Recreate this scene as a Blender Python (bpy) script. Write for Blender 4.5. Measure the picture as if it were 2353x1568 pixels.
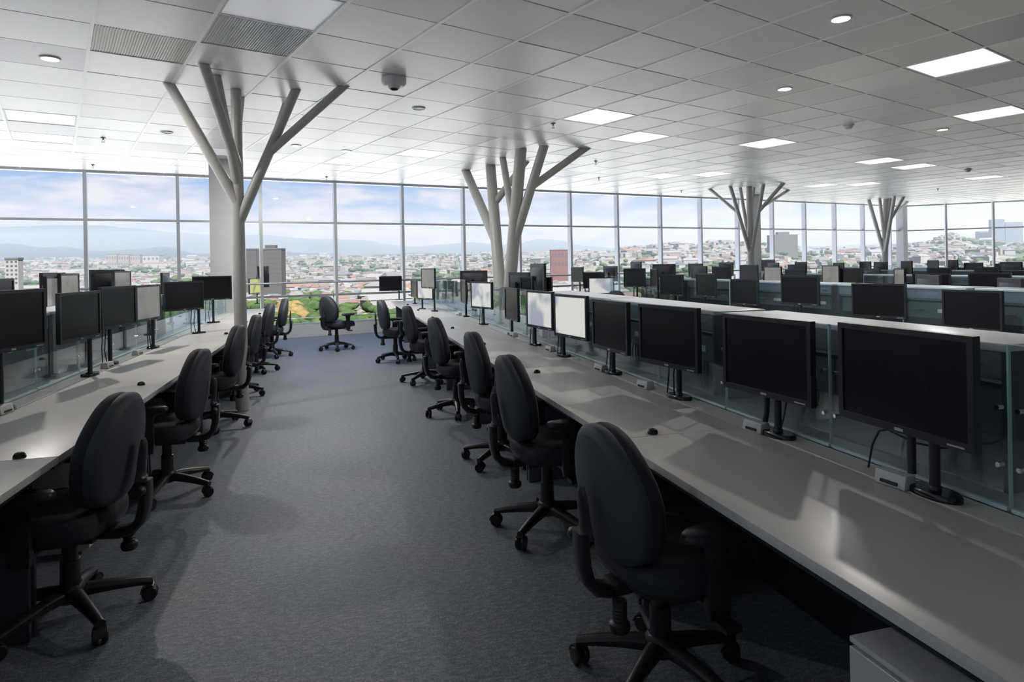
import bpy, bmesh, math, random
from mathutils import Vector, Matrix
random.seed(7)
PI = math.pi
for o in list(bpy.data.objects): bpy.data.objects.remove(o, do_unlink=True)
scene = bpy.context.scene
C = scene.collection

# ------------------------------------------------------------------ camera
# World: metres, x runs across the desk rows, y along the aisle towards the windows.
FPX, PPY, ROLL, YAW, HC, HCEIL = 1489.0, 608.8, -0.0184, math.radians(15.1), 1.48, 3.41
f0 = Vector((math.sin(YAW), math.cos(YAW), 0)); r0 = Vector((math.cos(YAW), -math.sin(YAW), 0)); up0 = Vector((0, 0, 1))
cr = math.cos(ROLL)*r0 + math.sin(ROLL)*up0
cu = -math.sin(ROLL)*r0 + math.cos(ROLL)*up0
CAM = Vector((0, 0, HC))
cam = bpy.data.cameras.new('camera'); co = bpy.data.objects.new('camera', cam); C.objects.link(co)
m = Matrix.Identity(4)
for i in range(3): m[i][0], m[i][1], m[i][2], m[i][3] = cr[i], cu[i], -f0[i], CAM[i]
co.matrix_world = m
cam.sensor_width = 36; cam.lens = 36*FPX/2353; cam.shift_y = -(784-PPY)/2353; cam.clip_end = 30000; cam.clip_start = 0.05
scene.camera = co
def ray(x, y): return f0 + cr*((x-1176.5)/FPX) + cu*((PPY-y)/FPX)
def atz(x, y, z): d = ray(x, y); return CAM + d*((z-HC)/d.z)
def atu(x, y, u): d = ray(x, y); return CAM + d*(u/d.x)
def pix(p):
    d = Vector(p)-CAM; k = d.dot(f0)
    return (1176.5+FPX*d.dot(cr)/k, PPY-FPX*d.dot(cu)/k, k)

# ------------------------------------------------------------------ node helpers
def N(nt, t, **kw):
    n = nt.nodes.new(t)
    for k, v in kw.items():
        if k.startswith('i_'): n.inputs[k[2:].replace('_', ' ')].default_value = v
        else: setattr(n, k, v)
    return n
def ramp(nt, stops, interp='LINEAR'):
    n = nt.nodes.new('ShaderNodeValToRGB'); cr_ = n.color_ramp; cr_.interpolation = interp
    while len(cr_.elements) < len(stops): cr_.elements.new(0.5)
    for e, (p, c) in zip(cr_.elements, stops): e.position = p; e.color = (*c, 1) if len(c) == 3 else c
    return n
def math_n(nt, op, a=None, b=None, clamp=False):
    n = nt.nodes.new('ShaderNodeMath'); n.operation = op; n.use_clamp = clamp
    for i, v in enumerate((a, b)):
        if v is None: continue
        if isinstance(v, (int, float)): n.inputs[i].default_value = v
        else: nt.links.new(v, n.inputs[i])
    return n.outputs[0]

# ------------------------------------------------------------------ sky
world = bpy.data.worlds.new('sky'); scene.world = world; world.use_nodes = True
nt = world.node_tree; nt.nodes.clear()
tc = N(nt, 'ShaderNodeTexCoord'); sep = N(nt, 'ShaderNodeSeparateXYZ'); nt.links.new(tc.outputs['Generated'], sep.inputs[0])
grad = ramp(nt, [(0.0, (.68, .72, .84)), (.04, (.64, .70, .87)), (.09, (.38, .56, .90)), (.16, (.24, .44, .85)), (.5, (.20, .37, .75)), (1, (.16, .32, .70))])
nt.links.new(sep.outputs['Z'], grad.inputs[0])
mp = N(nt, 'ShaderNodeMapping'); mp.inputs['Scale'].default_value = (5.0, 5.0, 19.0); mp.inputs['Location'].default_value = (1.3, .2, .4); nt.links.new(tc.outputs['Generated'], mp.inputs[0])
no = N(nt, 'ShaderNodeTexNoise', i_Scale=1.25, i_Detail=9.0, i_Roughness=.56, i_Distortion=.25); nt.links.new(mp.outputs[0], no.inputs['Vector'])
# cumulus bank low over the hills, thinning out above
bank = ramp(nt, [(0, (.62,)*3), (.10, (.60,)*3), (.13, (.46,)*3), (.16, (.37,)*3), (.3, (.36,)*3), (1, (.42,)*3)]); nt.links.new(sep.outputs['Z'], bank.inputs[0])
cov = math_n(nt, 'ADD', no.outputs[0], bank.outputs[0])
cmask = ramp(nt, [(0, (0,)*3), (.96, (0,)*3), (1.0, (.5,)*3)]);
cm = math_n(nt, 'MULTIPLY', math_n(nt, 'SUBTRACT', cov, .975), 9.0, True)
no2 = N(nt, 'ShaderNodeTexNoise', i_Scale=3.2, i_Detail=6.0); nt.links.new(mp.outputs[0], no2.inputs['Vector'])
ccol = ramp(nt, [(.36, (.54, .63, .83)), (.49, (.76, .78, .88)), (.60, (.95, .91, .92))]); nt.links.new(no2.outputs[0], ccol.inputs[0])
mx = N(nt, 'ShaderNodeMixRGB'); nt.links.new(cm, mx.inputs[0]); nt.links.new(grad.outputs[0], mx.inputs[1]); nt.links.new(ccol.outputs[0], mx.inputs[2])
# the sky whitens towards the right-hand part of the view (thin bright overcast around +x)
azm = N(nt, 'ShaderNodeMapRange'); azm.inputs['From Min'].default_value = .42; azm.inputs['From Max'].default_value = .80; nt.links.new(sep.outputs['X'], azm.inputs[0])
mx2 = N(nt, 'ShaderNodeMixRGB'); nt.links.new(math_n(nt, 'MULTIPLY', azm.outputs[0], .60), mx2.inputs[0]); nt.links.new(mx.outputs[0], mx2.inputs[1]); mx2.inputs[2].default_value = (.70, .79, .93, 1)
bg = N(nt, 'ShaderNodeBackground', i_Strength=0.54); nt.links.new(mx2.outputs[0], bg.inputs[0])
wo = N(nt, 'ShaderNodeOutputWorld'); nt.links.new(bg.outputs[0], wo.inputs[0])

sun = bpy.data.lights.new('sun', 'SUN'); sun.energy = 13.5; sun.angle = .02; sun.color = (1, .975, .945)
so = bpy.data.objects.new('sun', sun); C.objects.link(so)
so.rotation_euler = Vector((.12, -.66, .95)).to_track_quat('Z', 'Y').to_euler()   # high behind the building: lights the city, and the room by bounce
scene.view_settings.view_transform = 'Standard'; scene.view_settings.look = 'None'; scene.view_settings.exposure = 0.76; scene.view_settings.gamma = 1
scene.view_settings.use_curve_mapping = False
scene.cycles.transparent_max_bounces = 48
scene.cycles.max_bounces = 10
LAMP_W = 30.0      # watts of each downlight
TROFFER = 0.58     # emission strength of lit ceiling panels

# ------------------------------------------------------------------ materials
M = {}
def bsdf(name, col, rough=.5, metal=0.0, spec=.5, **kw):
    mt = bpy.data.materials.new(name); mt.use_nodes = True; b = mt.node_tree.nodes['Principled BSDF']
    b.inputs['Base Color'].default_value = (*col, 1); b.inputs['Roughness'].default_value = rough; b.inputs['Metallic'].default_value = metal
    b.inputs['Specular IOR Level'].default_value = spec
    M[name] = mt
    return mt, b, mt.node_tree
def noise_col(name, c1, c2, scale, rough=.5, spec=.5, bump=0.0, detail=4, coord='Object', stretch=(1, 1, 1), lo=.35, hi=.65, metal=0.0, bdist=.002):
    mt, b, t = bsdf(name, c1, rough, metal, spec)
    tcx = N(t, 'ShaderNodeTexCoord'); mpx = N(t, 'ShaderNodeMapping'); mpx.inputs['Scale'].default_value = stretch; t.links.new(tcx.outputs[coord], mpx.inputs[0])
    n = N(t, 'ShaderNodeTexNoise', i_Scale=scale, i_Detail=detail); t.links.new(mpx.outputs[0], n.inputs['Vector'])
    r = ramp(t, [(lo, c1), (hi, c2)]); t.links.new(n.outputs[0], r.inputs[0]); t.links.new(r.outputs[0], b.inputs['Base Color'])
    if bump:
        bp = N(t, 'ShaderNodeBump', i_Strength=bump, i_Distance=bdist); t.links.new(n.outputs[0], bp.inputs['Height']); t.links.new(bp.outputs[0], b.inputs['Normal'])
    return mt, b, t, n
# carpet: woven loop pile, slate blue-grey with brown flecks
mt, b, t = bsdf('carpet', (.1, .1, .11), .52, 0, .7)
tcx = N(t, 'ShaderNodeTexCoord')
n1 = N(t, 'ShaderNodeTexNoise', i_Scale=120.0, i_Detail=2.0, i_Roughness=.8); t.links.new(tcx.outputs['Object'], n1.inputs['Vector'])
mpx = N(t, 'ShaderNodeMapping'); mpx.inputs['Scale'].default_value = (26, 60, 1); mpx.inputs['Rotation'].default_value = (0, 0, .26); t.links.new(tcx.outputs['Object'], mpx.inputs[0])
n2 = N(t, 'ShaderNodeTexNoise', i_Scale=1.0, i_Detail=4.0); t.links.new(mpx.outputs[0], n2.inputs['Vector'])
n3 = N(t, 'ShaderNodeTexNoise', i_Scale=1.7, i_Detail=3.0); t.links.new(tcx.outputs['Object'], n3.inputs['Vector'])
r1 = ramp(t, [(.34, (.034, .049, .077)), (.49, (.128, .150, .188)), (.62, (.33, .335, .34))])
s = math_n(t, 'ADD', math_n(t, 'MULTIPLY', n1.outputs[0], .62), math_n(t, 'MULTIPLY', n2.outputs[0], .38)); t.links.new(s, r1.inputs[0])
r3 = ramp(t, [(.35, (.84, .90, 1.0)), (.65, (1.06, 1.0, .95))]); t.links.new(n3.outputs[0], r3.inputs[0])
mm = N(t, 'ShaderNodeMixRGB', blend_type='MULTIPLY'); mm.inputs[0].default_value = 1; t.links.new(r1.outputs[0], mm.inputs[1]); t.links.new(r3.outputs[0], mm.inputs[2]); t.links.new(mm.outputs[0], b.inputs['Base Color'])
b.inputs['Sheen Weight'].default_value = .6; b.inputs['Sheen Roughness'].default_value = .35; b.inputs['Sheen Tint'].default_value = (.75, .86, 1, 1)
bp = N(t, 'ShaderNodeBump', i_Strength=.6, i_Distance=.004); t.links.new(s, bp.inputs['Height']); t.links.new(bp.outputs[0], b.inputs['Normal'])

noise_col('tile', (.60, .60, .59), (.66, .66, .65), 9, .32, .32, 0.0)
_t = M['tile'].node_tree
def tile_mat(name, col, rough, fine):
    mt, b, t = bsdf(name, col, rough, 0, .35)
    oi = N(t, 'ShaderNodeObjectInfo'); tcx = N(t, 'ShaderNodeTexCoord')
    n = N(t, 'ShaderNodeTexNoise', i_Scale=fine, i_Detail=2.0); t.links.new(tcx.outputs['Object'], n.inputs['Vector'])
    g = ramp(t, [(.3, tuple(c*.93 for c in col)), (.7, tuple(min(1, c*1.05) for c in col))]); t.links.new(n.outputs[0], g.inputs[0])
    v = N(t, 'ShaderNodeMapRange'); v.inputs['To Min'].default_value = .86; v.inputs['To Max'].default_value = 1.06; t.links.new(oi.outputs['Random'], v.inputs[0])
    mm = N(t, 'ShaderNodeMixRGB', blend_type='MULTIPLY'); mm.inputs[0].default_value = 1; t.links.new(g.outputs[0], mm.inputs[1]); t.links.new(v.outputs[0], mm.inputs[2]); t.links.new(mm.outputs[0], b.inputs['Base Color'])
    bp = N(t, 'ShaderNodeBump', i_Strength=.25, i_Distance=.002); t.links.new(n.outputs[0], bp.inputs['Height']); t.links.new(bp.outputs[0], b.inputs['Normal'])
tile_mat('tile', (.80, .80, .785), .34, 160)
tile_mat('tile_grey', (.67, .67, .675), .36, 160)
tile_mat('tile_warm', (.70, .68, .60), .4, 160)
noise_col('tile_far', (.70, .70, .69), (.78, .78, .77), 2.2, .30, .35, 0, 2)
bsdf('grid_bar', (.86, .855, .83), .4); bsdf('ceiling_board', (.16, .16, .165), .6)
bsdf('frame_metal', (.66, .67, .69), .32, .45); bsdf('rail_metal', (.52, .53, .55), .3, .7)
noise_col('wall_paint', (.70, .70, .69), (.74, .74, .73), 3, .6)
noise_col('column_paint', (.52, .525, .54), (.56, .56, .57), 3, .55)
noise_col('tree_paint', (.43, .425, .40), (.46, .455, .43), 6, .38, .5)
noise_col('laminate', (.60, .575, .54), (.635, .61, .575), 220, .33, .45, 0, 2)
bsdf('laminate_edge', (.58, .57, .55), .4); bsdf('slot', (.03, .035, .045), .6)
noise_col('panel_dark', (.018, .022, .03), (.024, .028, .036), 40, .5, .35)
bsdf('leg_grey', (.07, .08, .10), .45); noise_col('pedestal_white', (.52, .53, .54), (.56, .565, .57), 5, .35)
bsdf('white_top', (.74, .74, .75), .28); bsdf('flap_grey', (.17, .20, .25), .35); bsdf('shelf_cream', (.50, .47, .41), .4); bsdf('hutch_dark', (.02, .024, .03), .5)
bsdf('drawer_grey', (.075, .09, .105), .4); bsdf('label_white', (.55, .58, .58), .4); bsdf('chrome', (.7, .71, .73), .2, 1.0)
noise_col('fabric_back', (.036, .043, .056), (.056, .065, .080), 420, .62, .5, .25, 2, bdist=.0006)
noise_col('fabric_seat', (.016, .019, .028), (.028, .032, .042), 420, .72, .4, .3, 2, bdist=.0006)
bsdf('black_plastic', (.018, .020, .024), .38); bsdf('caster_rubber', (.012, .013, .016), .42); bsdf('gloss_black', (.010, .011, .013), .12)
bsdf('bezel', (.020, .022, .027), .36); bsdf('screen', (.011, .012, .015), .24, 0, .36)
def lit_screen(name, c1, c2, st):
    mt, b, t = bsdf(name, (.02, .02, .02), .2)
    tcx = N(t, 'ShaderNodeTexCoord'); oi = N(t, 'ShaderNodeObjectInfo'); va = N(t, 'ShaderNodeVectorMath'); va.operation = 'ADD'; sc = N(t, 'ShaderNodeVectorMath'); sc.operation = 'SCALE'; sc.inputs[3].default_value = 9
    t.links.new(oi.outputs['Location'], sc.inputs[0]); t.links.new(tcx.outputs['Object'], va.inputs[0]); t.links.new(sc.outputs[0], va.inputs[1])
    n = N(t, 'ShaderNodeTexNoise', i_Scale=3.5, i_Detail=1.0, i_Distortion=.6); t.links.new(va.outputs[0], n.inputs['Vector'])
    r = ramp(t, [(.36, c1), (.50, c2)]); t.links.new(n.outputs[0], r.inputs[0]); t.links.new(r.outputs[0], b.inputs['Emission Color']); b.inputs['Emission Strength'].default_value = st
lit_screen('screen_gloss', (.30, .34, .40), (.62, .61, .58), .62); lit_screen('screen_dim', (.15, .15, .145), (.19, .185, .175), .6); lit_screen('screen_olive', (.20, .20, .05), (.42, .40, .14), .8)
bsdf('logo_grey', (.45, .46, .48), .35); bsdf('white_plastic', (.60, .60, .58), .35); bsdf('smoke_white', (.62, .62, .62), .4); bsdf('sprinkler_grey', (.18, .18, .18), .4, .5); bsdf('camera_grey', (.25, .25, .25), .4)
bsdf('brown_skirt', (.42, .33, .26), .45); bsdf('sill_paint', (.58, .60, .64), .4)
def emis(name, col, st, base=(.8, .8, .8)):
    mt, b, t = bsdf(name, base, .4)
    b.inputs['Emission Color'].default_value = (*col, 1); b.inputs['Emission Strength'].default_value = st
emis('troffer_on', (1, .985, .96), TROFFER); emis('troffer_dim', (.95, .97, 1), .12, (.7, .71, .74)); emis('downlight_on', (1, .90, .76), 14.0)  # unlit panels carry a faint glow put into their material
def glass(name, tint, ior=.03, rough=0.0, body=None, bodyf=0.0):
    mt = bpy.data.materials.new(name); mt.use_nodes = True; t = mt.node_tree; t.nodes.clear()
    tr = N(t, 'ShaderNodeBsdfTransparent'); tr.inputs[0].default_value = (*tint, 1)
    gl = N(t, 'ShaderNodeBsdfGlossy'); gl.inputs['Roughness'].default_value = rough
    lw = N(t, 'ShaderNodeLayerWeight'); lw.inputs['Blend'].default_value = .5
    f5 = math_n(t, 'ADD', math_n(t, 'MULTIPLY', math_n(t, 'POWER', lw.outputs['Facing'], 5.0), .8), ior)
    mxs = N(t, 'ShaderNodeMixShader'); t.links.new(f5, mxs.inputs[0]); t.links.new(tr.outputs[0], mxs.inputs[1]); t.links.new(gl.outputs[0], mxs.inputs[2])
    last = mxs.outputs[0]
    if body:
        df = N(t, 'ShaderNodeBsdfDiffuse'); df.inputs[0].default_value = (*body, 1); m2 = N(t, 'ShaderNodeMixShader'); m2.inputs[0].default_value = bodyf
        t.links.new(last, m2.inputs[1]); t.links.new(df.outputs[0], m2.inputs[2]); last = m2.outputs[0]
    o = N(t, 'ShaderNodeOutputMaterial'); t.links.new(last, o.inputs[0]); M[name] = mt
glass('window_glass', (.97, .985, .995), .012)
glass('desk_glass', (.84, .915, .94), .05, 0.0, (.30, .42, .50), .07)
glass('glass_edge', (.6, .82, .82), .05, .1, (.72, .90, .90), .8)

# ------------------------------------------------------------------ mesh helpers
class MB:
    def __init__(s): s.v = []; s.f = []; s.m = []; s.mats = []
    def mi(s, name):
        if name not in s.mats: s.mats.append(name)
        return s.mats.index(name)
    def add(s, vs, fs, mat):
        k = len(s.v); s.v += [tuple(v) for v in vs]; i = s.mi(mat)
        for f in fs: s.f.append(tuple(k+a for a in f)); s.m.append(i)
    def box(s, x0, x1, y0, y1, z0, z1, mat):
        s.add([(x0, y0, z0), (x1, y0, z0), (x1, y1, z0), (x0, y1, z0), (x0, y0, z1), (x1, y0, z1), (x1, y1, z1), (x0, y1, z1)],
              [(3, 2, 1, 0), (4, 5, 6, 7), (0, 1, 5, 4), (1, 2, 6, 5), (2, 3, 7, 6), (3, 0, 4, 7)], mat)
    def tube(s, pts, rad, mat, n=12, cap=True, flat=False, ztop=None):
        pts = [Vector(p) for p in pts]; rs = rad if isinstance(rad, (list, tuple)) else [rad]*len(pts); rings = []
        up = None
        for i, p in enumerate(pts):
            d = (pts[min(i+1, len(pts)-1)]-pts[max(i-1, 0)]).normalized()
            a = d.cross(up) if up is not None else d.cross(Vector((0, 0, 1)) if abs(d.z) < .95 else Vector((1, 0, 0)))
            a.normalize(); bb = a.cross(d); up = bb if False else (a.cross(d))
            ring = []
            for k in range(n):
                w = 2*PI*k/n; q = p + (a*math.cos(w)+bb*math.sin(w))*rs[i]
                if ztop is not None and i == len(pts)-1 and d.z > .1: q = q + d*((ztop-q.z)/d.z)
                ring.append(q)
            up = -bb if False else bb; up = d.cross(a) if False else bb
            rings.append(ring)
            up = bb.copy()
            up = Vector(up)
            # next cross uses d x up; keep orientation stable
            up = bb
        s.loft(rings, mat, cap)
    def loft(s, rings, mat, cap=True, closed=True):
        n = len(rings[0]); vs = [p for r in rings for p in r]; fs = []
        for i in range(len(rings)-1):
            for k in range(n if closed else n-1):
                fs.append((i*n+k, i*n+(k+1) % n, (i+1)*n+(k+1) % n, (i+1)*n+k))
        if cap: fs.append(tuple(range(n-1, -1, -1))); fs.append(tuple((len(rings)-1)*n+k for k in range(n)))
        s.add(vs, fs, mat)
    def lathe(s, prof, mat, c=(0, 0, 0), n=20):
        rings = [[(c[0]+r*math.cos(2*PI*k/n), c[1]+r*math.sin(2*PI*k/n), c[2]+z) for k in range(n)] for r, z in prof]
        s.loft(rings, mat, True)
    def mesh(s, name, smooth=None, bevel=0.0, seg=2):
        me = bpy.data.meshes.new(name); me.from_pydata(s.v, [], s.f)
        for a in s.mats: me.materials.append(M[a])
        me.polygons.foreach_set('material_index', s.m)
        bm = bmesh.new(); bm.from_mesh(me)
        if bevel: 
            bmesh.ops.bevel(bm, geom=[e for e in bm.edges if e.is_manifold and e.calc_face_angle(0) > .6], offset=bevel, segments=seg, affect='EDGES', profile=.6)
        bmesh.ops.recalc_face_normals(bm, faces=bm.faces)
        bm.to_mesh(me); bm.free()
        if smooth is not None:
            me.polygons.foreach_set('use_smooth', [True]*len(me.polygons)); me.set_sharp_from_angle(angle=math.radians(smooth))
        me.update(); return me
def bmesh_box(name, x0, x1, y0, y1, z0, z1, mat, bevel=.004, seg=2):
    b = MB(); b.box(x0, x1, y0, y1, z0, z1, mat); return b.mesh(name, 40 if bevel else None, bevel, seg)
def ob(name, me, parent=None, loc=(0, 0, 0), rot=(0, 0, 0), **tags):
    o = bpy.data.objects.new(name, me); C.objects.link(o); o.location = loc; o.rotation_euler = rot
    if parent is not None: o.parent = parent
    for k, v in tags.items(): o[k] = v
    return o
def thing(name, label, cat, loc=(0, 0, 0), rotz=0.0, group=None):
    o = ob(name, None, None, loc, (0, 0, rotz), label=label, category=cat)
    o.empty_display_size = .1
    if group: o['group'] = group
    return o
def struct(name, me, parent=None, **kw):
    o = ob(name, me, parent, **kw)
    if parent is None: o['kind'] = 'structure'
    return o
ORD = ['first', 'second', 'third', 'fourth', 'fifth', 'sixth', 'seventh', 'eighth', 'ninth', 'tenth', 'eleventh', 'twelfth', 'thirteenth', 'fourteenth', 'fifteenth', 'sixteenth', 'seventeenth', 'eighteenth', 'nineteenth', 'twentieth',
       'twenty-first', 'twenty-second', 'twenty-third', 'twenty-fourth']

# ------------------------------------------------------------------ room shell
WA = math.radians(12.81); WC = Vector((3.405, 15.747, 0)); WD = Vector((math.cos(WA), math.sin(WA), 0)); WN = Vector((math.sin(WA), -math.cos(WA), 0))  # WN points into the room
MP = 1.553
def ws(sv, off=0.0, z=0.0): p = WC + WD*sv + WN*off; return Vector((p.x, p.y, z))
S0 = -8.186 - 2*MP; S1 = 17.35
P0 = ws(S0); P1 = ws(S1)
WA2 = math.radians(-38.8); WD2 = Vector((math.cos(WA2), math.sin(WA2), 0)); WN2 = Vector((math.sin(WA2), -math.cos(WA2), 0))
L2 = 8*1.42; P2 = P1 + WD2*L2
YB = -4.5
poly = [Vector((P0.x, YB, 0)), Vector((P2.x, YB, 0)), P2, P1, P0]
def inside(p, mrg=0.0):
    for i in range(len(poly)):
        a, bq = poly[i], poly[(i+1) % len(poly)]; e = (bq-a).normalized()
        if (e.x*(p.y-a.y)-e.y*(p.x-a.x)) < mrg: return False
    return True
def slab(name, pts, z0, z1, mat):
    b = MB(); n = len(pts); vs = [(p.x, p.y, z0) for p in pts]+[(p.x, p.y, z1) for p in pts]
    b.add(vs, [tuple(range(n-1, -1, -1)), tuple(range(n, 2*n))]+[(i, (i+1) % n, n+(i+1) % n, n+i) for i in range(n)], mat)
    return b.mesh(name)
cen = sum(poly, Vector())/len(poly)
wide = [p + (p-cen).normalized()*.45 for p in poly]
struct('floor', slab('floor', wide, -.35, 0, 'carpet'))
ceiling = struct('ceiling', slab('ceiling', wide, HCEIL+.022, HCEIL+.5, 'ceiling_board'))
def wallbox(name, a, bq, th=.2):
    e = (bq-a).normalized(); n = Vector((e.y, -e.x, 0))
    b = MB(); q = [a, bq, bq+n*th, a+n*th]
    b.add([(p.x, p.y, 0) for p in q]+[(p.x, p.y, HCEIL+.02) for p in q], [(0, 1, 2, 3), (7, 6, 5, 4), (0, 4, 5, 1), (1, 5, 6, 2), (2, 6, 7, 3), (3, 7, 4, 0)], 'wall_paint')
    struct(name, b.mesh(name))
wallbox('wall_back', poly[0], poly[1]);  

# windows: one per bay, each with its own panes and frame members
ZT, ZS, ZR = 2.476, .25, .89
def oriented(b, org, d, n, s0, s1, o0, o1, z0, z1, mat):
    vs = []
    for z in (z0, z1):
        for (sv, of) in ((s0, o0), (s1, o0), (s1, o1), (s0, o1)):
            p = org + d*sv + n*of; vs.append((p.x, p.y, z))
    b.add(vs, [(3, 2, 1, 0), (4, 5, 6, 7), (0, 1, 5, 4), (1, 2, 6, 5), (2, 3, 7, 6), (3, 0, 4, 7)], mat)
wn = 0
def window_bay(org, d, n, s0, s1):
    global wn; wn += 1
    w = ob('window_%d' % wn, None, kind='structure')
    def part(name, a, bb, o0, o1, z0, z1, mat):
        q = MB(); oriented(q, org, d, n, a, bb, o0, o1, z0, z1, mat); ob(name, q.mesh(name), w)
    part('mullion', s0-.03, s0+.03, -.06, .09, ZS, HCEIL+.018, 'frame_metal')
    part('transom', s0+.031, s1-.031, -.04, .055, ZT-.025, ZT+.025, 'frame_metal')
    part('head_rail', s0+.031, s1-.031, -.05, .07, HCEIL-.045, HCEIL+.018, 'frame_metal')
    part('sill_rail', s0+.031, s1-.031, -.05, .07, ZS+.001, ZS+.045, 'frame_metal')
    part('mid_rail', s0+.031, s1-.031, -.03, .05, ZR-.022, ZR+.022, 'rail_metal')
    part('pane', s0+.032, s1-.032, -.006, .006, ZT+.026, HCEIL-.046, 'window_glass')
    part('pane', s0+.032, s1-.032, -.006, .006, ZR+.023, ZT-.026, 'window_glass')
    part('pane', s0+.032, s1-.032, -.006, .006, ZS+.046, ZR-.023, 'window_glass')
sv = S0
while sv < S1-.2:
    window_bay(WC, WD, WN, sv, min(sv+MP, S1)); sv += MP
for k in range(8): window_bay(P1, WD2, WN2, k*1.42+.03, (k+1)*1.42)
LL = P0.y-YB-.1; nl = round(LL/1.55)
for k in range(nl): window_bay(Vector((P0.x, YB, 0)), Vector((0, 1, 0)), Vector((1, 0, 0)), k*LL/nl+.03, (k+1)*LL/nl)  # unseen left wall, glazed to raise the daylight in the room
q = MB(); oriented(q, Vector((P0.x, YB, 0)), Vector((0, 1, 0)), Vector((1, 0, 0)), 0, LL, -.2, .12, .002, ZS, 'sill_paint'); struct('trim_4', q.mesh('sill_upstand'))
LR_ = P2.y-YB-.1; nr = round(LR_/1.55)
for k in range(nr): window_bay(Vector((P2.x, YB, 0)), Vector((0, 1, 0)), Vector((-1, 0, 0)), k*LR_/nr+.03, (k+1)*LR_/nr)  # right wall out of view, given glazing for its extra daylight
q = MB(); oriented(q, Vector((P2.x, YB, 0)), Vector((0, 1, 0)), Vector((-1, 0, 0)), 0, LR_, -.2, .12, .002, ZS, 'sill_paint'); struct('trim_6', q.mesh('sill_upstand'))
q = MB(); oriented(q, P0, Vector((0, 1, 0)), Vector((1, 0, 0)), -.12, .02, -.1, .1, ZS+.001, HCEIL+.018, 'frame_metal'); struct('trim_5', q.mesh('corner_post'))
q = MB(); oriented(q, WC, WD, WN, S0, S1, -.2, .12, .002, ZS, 'sill_paint'); struct('trim_1', q.mesh('sill_upstand'))
q = MB(); oriented(q, P1, WD2, WN2, 0, L2, -.2, .12, .002, ZS, 'sill_paint'); struct('trim_2', q.mesh('sill_upstand'))
q = MB(); oriented(q, P1, WD, WN, -.16, .10, -.05, .22, ZS+.001, HCEIL+.018, 'column_paint'); struct('trim_3', q.mesh('corner_post'))
# guard rail: tube with posts inside the glass
gr = thing('guard_rail', 'metal guard rail tube running along the inside of the window wall', 'railing', ws(S0+.3, .22))
b = MB(); b.tube([ws(S0+.3, .22, 1.18)-ws(S0+.3, .22), ws(S1-.6, .22, 1.18)-ws(S0+.3, .22)], .021, 'rail_metal', 10); ob('rail', b.mesh('rail', 40), gr)
b = MB(); b.tube([ws(S0+.3, .22, .42)-ws(S0+.3, .22), ws(S1-.6, .22, .42)-ws(S0+.3, .22)], .012, 'rail_metal', 8); ob('lower_rail', b.mesh('lower_rail', 40), gr)
b = MB(); b.box(-.02, .02, -.008, .008, 0, 1.16, 'rail_metal'); pm = b.mesh('rail_post')
k = S0+.31
while k < S1-.6:
    ob('rail_post', pm, gr, ws(k, .22, 0)-ws(S0+.3, .22), (0, 0, WA)); k += 3*MP

# square structural columns by the windows
def sq_column(px, py, w, d, label, mat='column_paint'):
    p = atz(px, py, HCEIL)
    b = MB(); b.box(-w/2, w/2, -d/2, d/2, .001, HCEIL-.001, mat); me = b.mesh('square_column', 40, .01, 2)
    o = ob('square_column', me, None, (p.x+w/2*.9, p.y+d/2, 0), (0, 0, WA*.3), label=label, category='column'); return o
sq_column(480, 365, .46, .46, 'grey square column by the window behind the slim-trunked tree post')
sq_column(1730, 447, .26, .3, 'pale square column by the window behind a many-branched white tree post', 'wall_paint')

# ------------------------------------------------------------------ ceiling tiles
TH = .6137; SC = 1.93
def cell(i, j):
    X = SC*(-1.5564 + i*.3899*math.cos(TH) - j*.3744*math.sin(TH)); Y = SC*(1.7665 + i*.3899*math.sin(TH) + j*.3744*math.cos(TH))
    p = r0*X + f0*Y; return Vector((p.x, p.y, 0))
TI, TJ = SC*.3899, SC*.3744; TANG = TH-YAW
def cell_of(px, py):
    p = atz(px, py, HCEIL); X = p.dot(r0)/SC+1.5564; Y = p.dot(f0)/SC-1.7665
    return (math.floor((X*math.cos(TH)+Y*math.sin(TH))/.3899), math.floor((-X*math.sin(TH)+Y*math.cos(TH))/.3744))
lit = {cell_of(*p): 'on' for p in [(2200, 150), (2335, 247), (1370, 266), (1475, 312), (1790, 320), (1980, 370), (2085, 380), (960, 356), (800, 378), (105, 326), (1640, 399), (1880, 424), (1990, 421), (2260, 412), (1500, 408)]}
lit.update({cell_of(640, 28): 'dim', cell_of(100, 278): 'dim', cell_of(445, 350): 'dim'})
grilles = {cell_of(335, 108): 'tile_warm', cell_of(590, 92): 'tile_grey', cell_of(1330, 70): 'tile_grey', cell_of(1860, 128): 'tile_grey', cell_of(1060, 327): 'tile_grey', cell_of(1480, 185): 'tile_grey', cell_of(930, 12): 'tile_grey', cell_of(1245, 195): 'tile_grey'}
cells = []; edge_cells = []
for i in range(-46, 60):
    for j in range(-50, 50):
        cs = [cell(i, j), cell(i+1, j), cell(i+1, j+1), cell(i, j+1)]
        if not all(inside(c_, .03) for c_ in cs):
            if any(inside(c_, .0) for c_ in cs): edge_cells.append(cs)
            continue
        cc = (cs[0]+cs[2])/2; pp = [pix((c_.x, c_.y, HCEIL)) for c_ in cs]; area = 0
        if all(p[2] > .3 for p in pp):
            xs = [p[0] for p in pp]; ys = [p[1] for p in pp]
            if max(xs) > 0 and min(xs) < 2353 and max(ys) > 0 and min(ys) < 1568:
                area = abs(sum(pp[a][0]*pp[(a+1) % 4][1]-pp[(a+1) % 4][0]*pp[a][1] for a in range(4)))/2
        cells.append((area, i, j, cc))
cells.sort(key=lambda c_: -c_[0])
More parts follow.
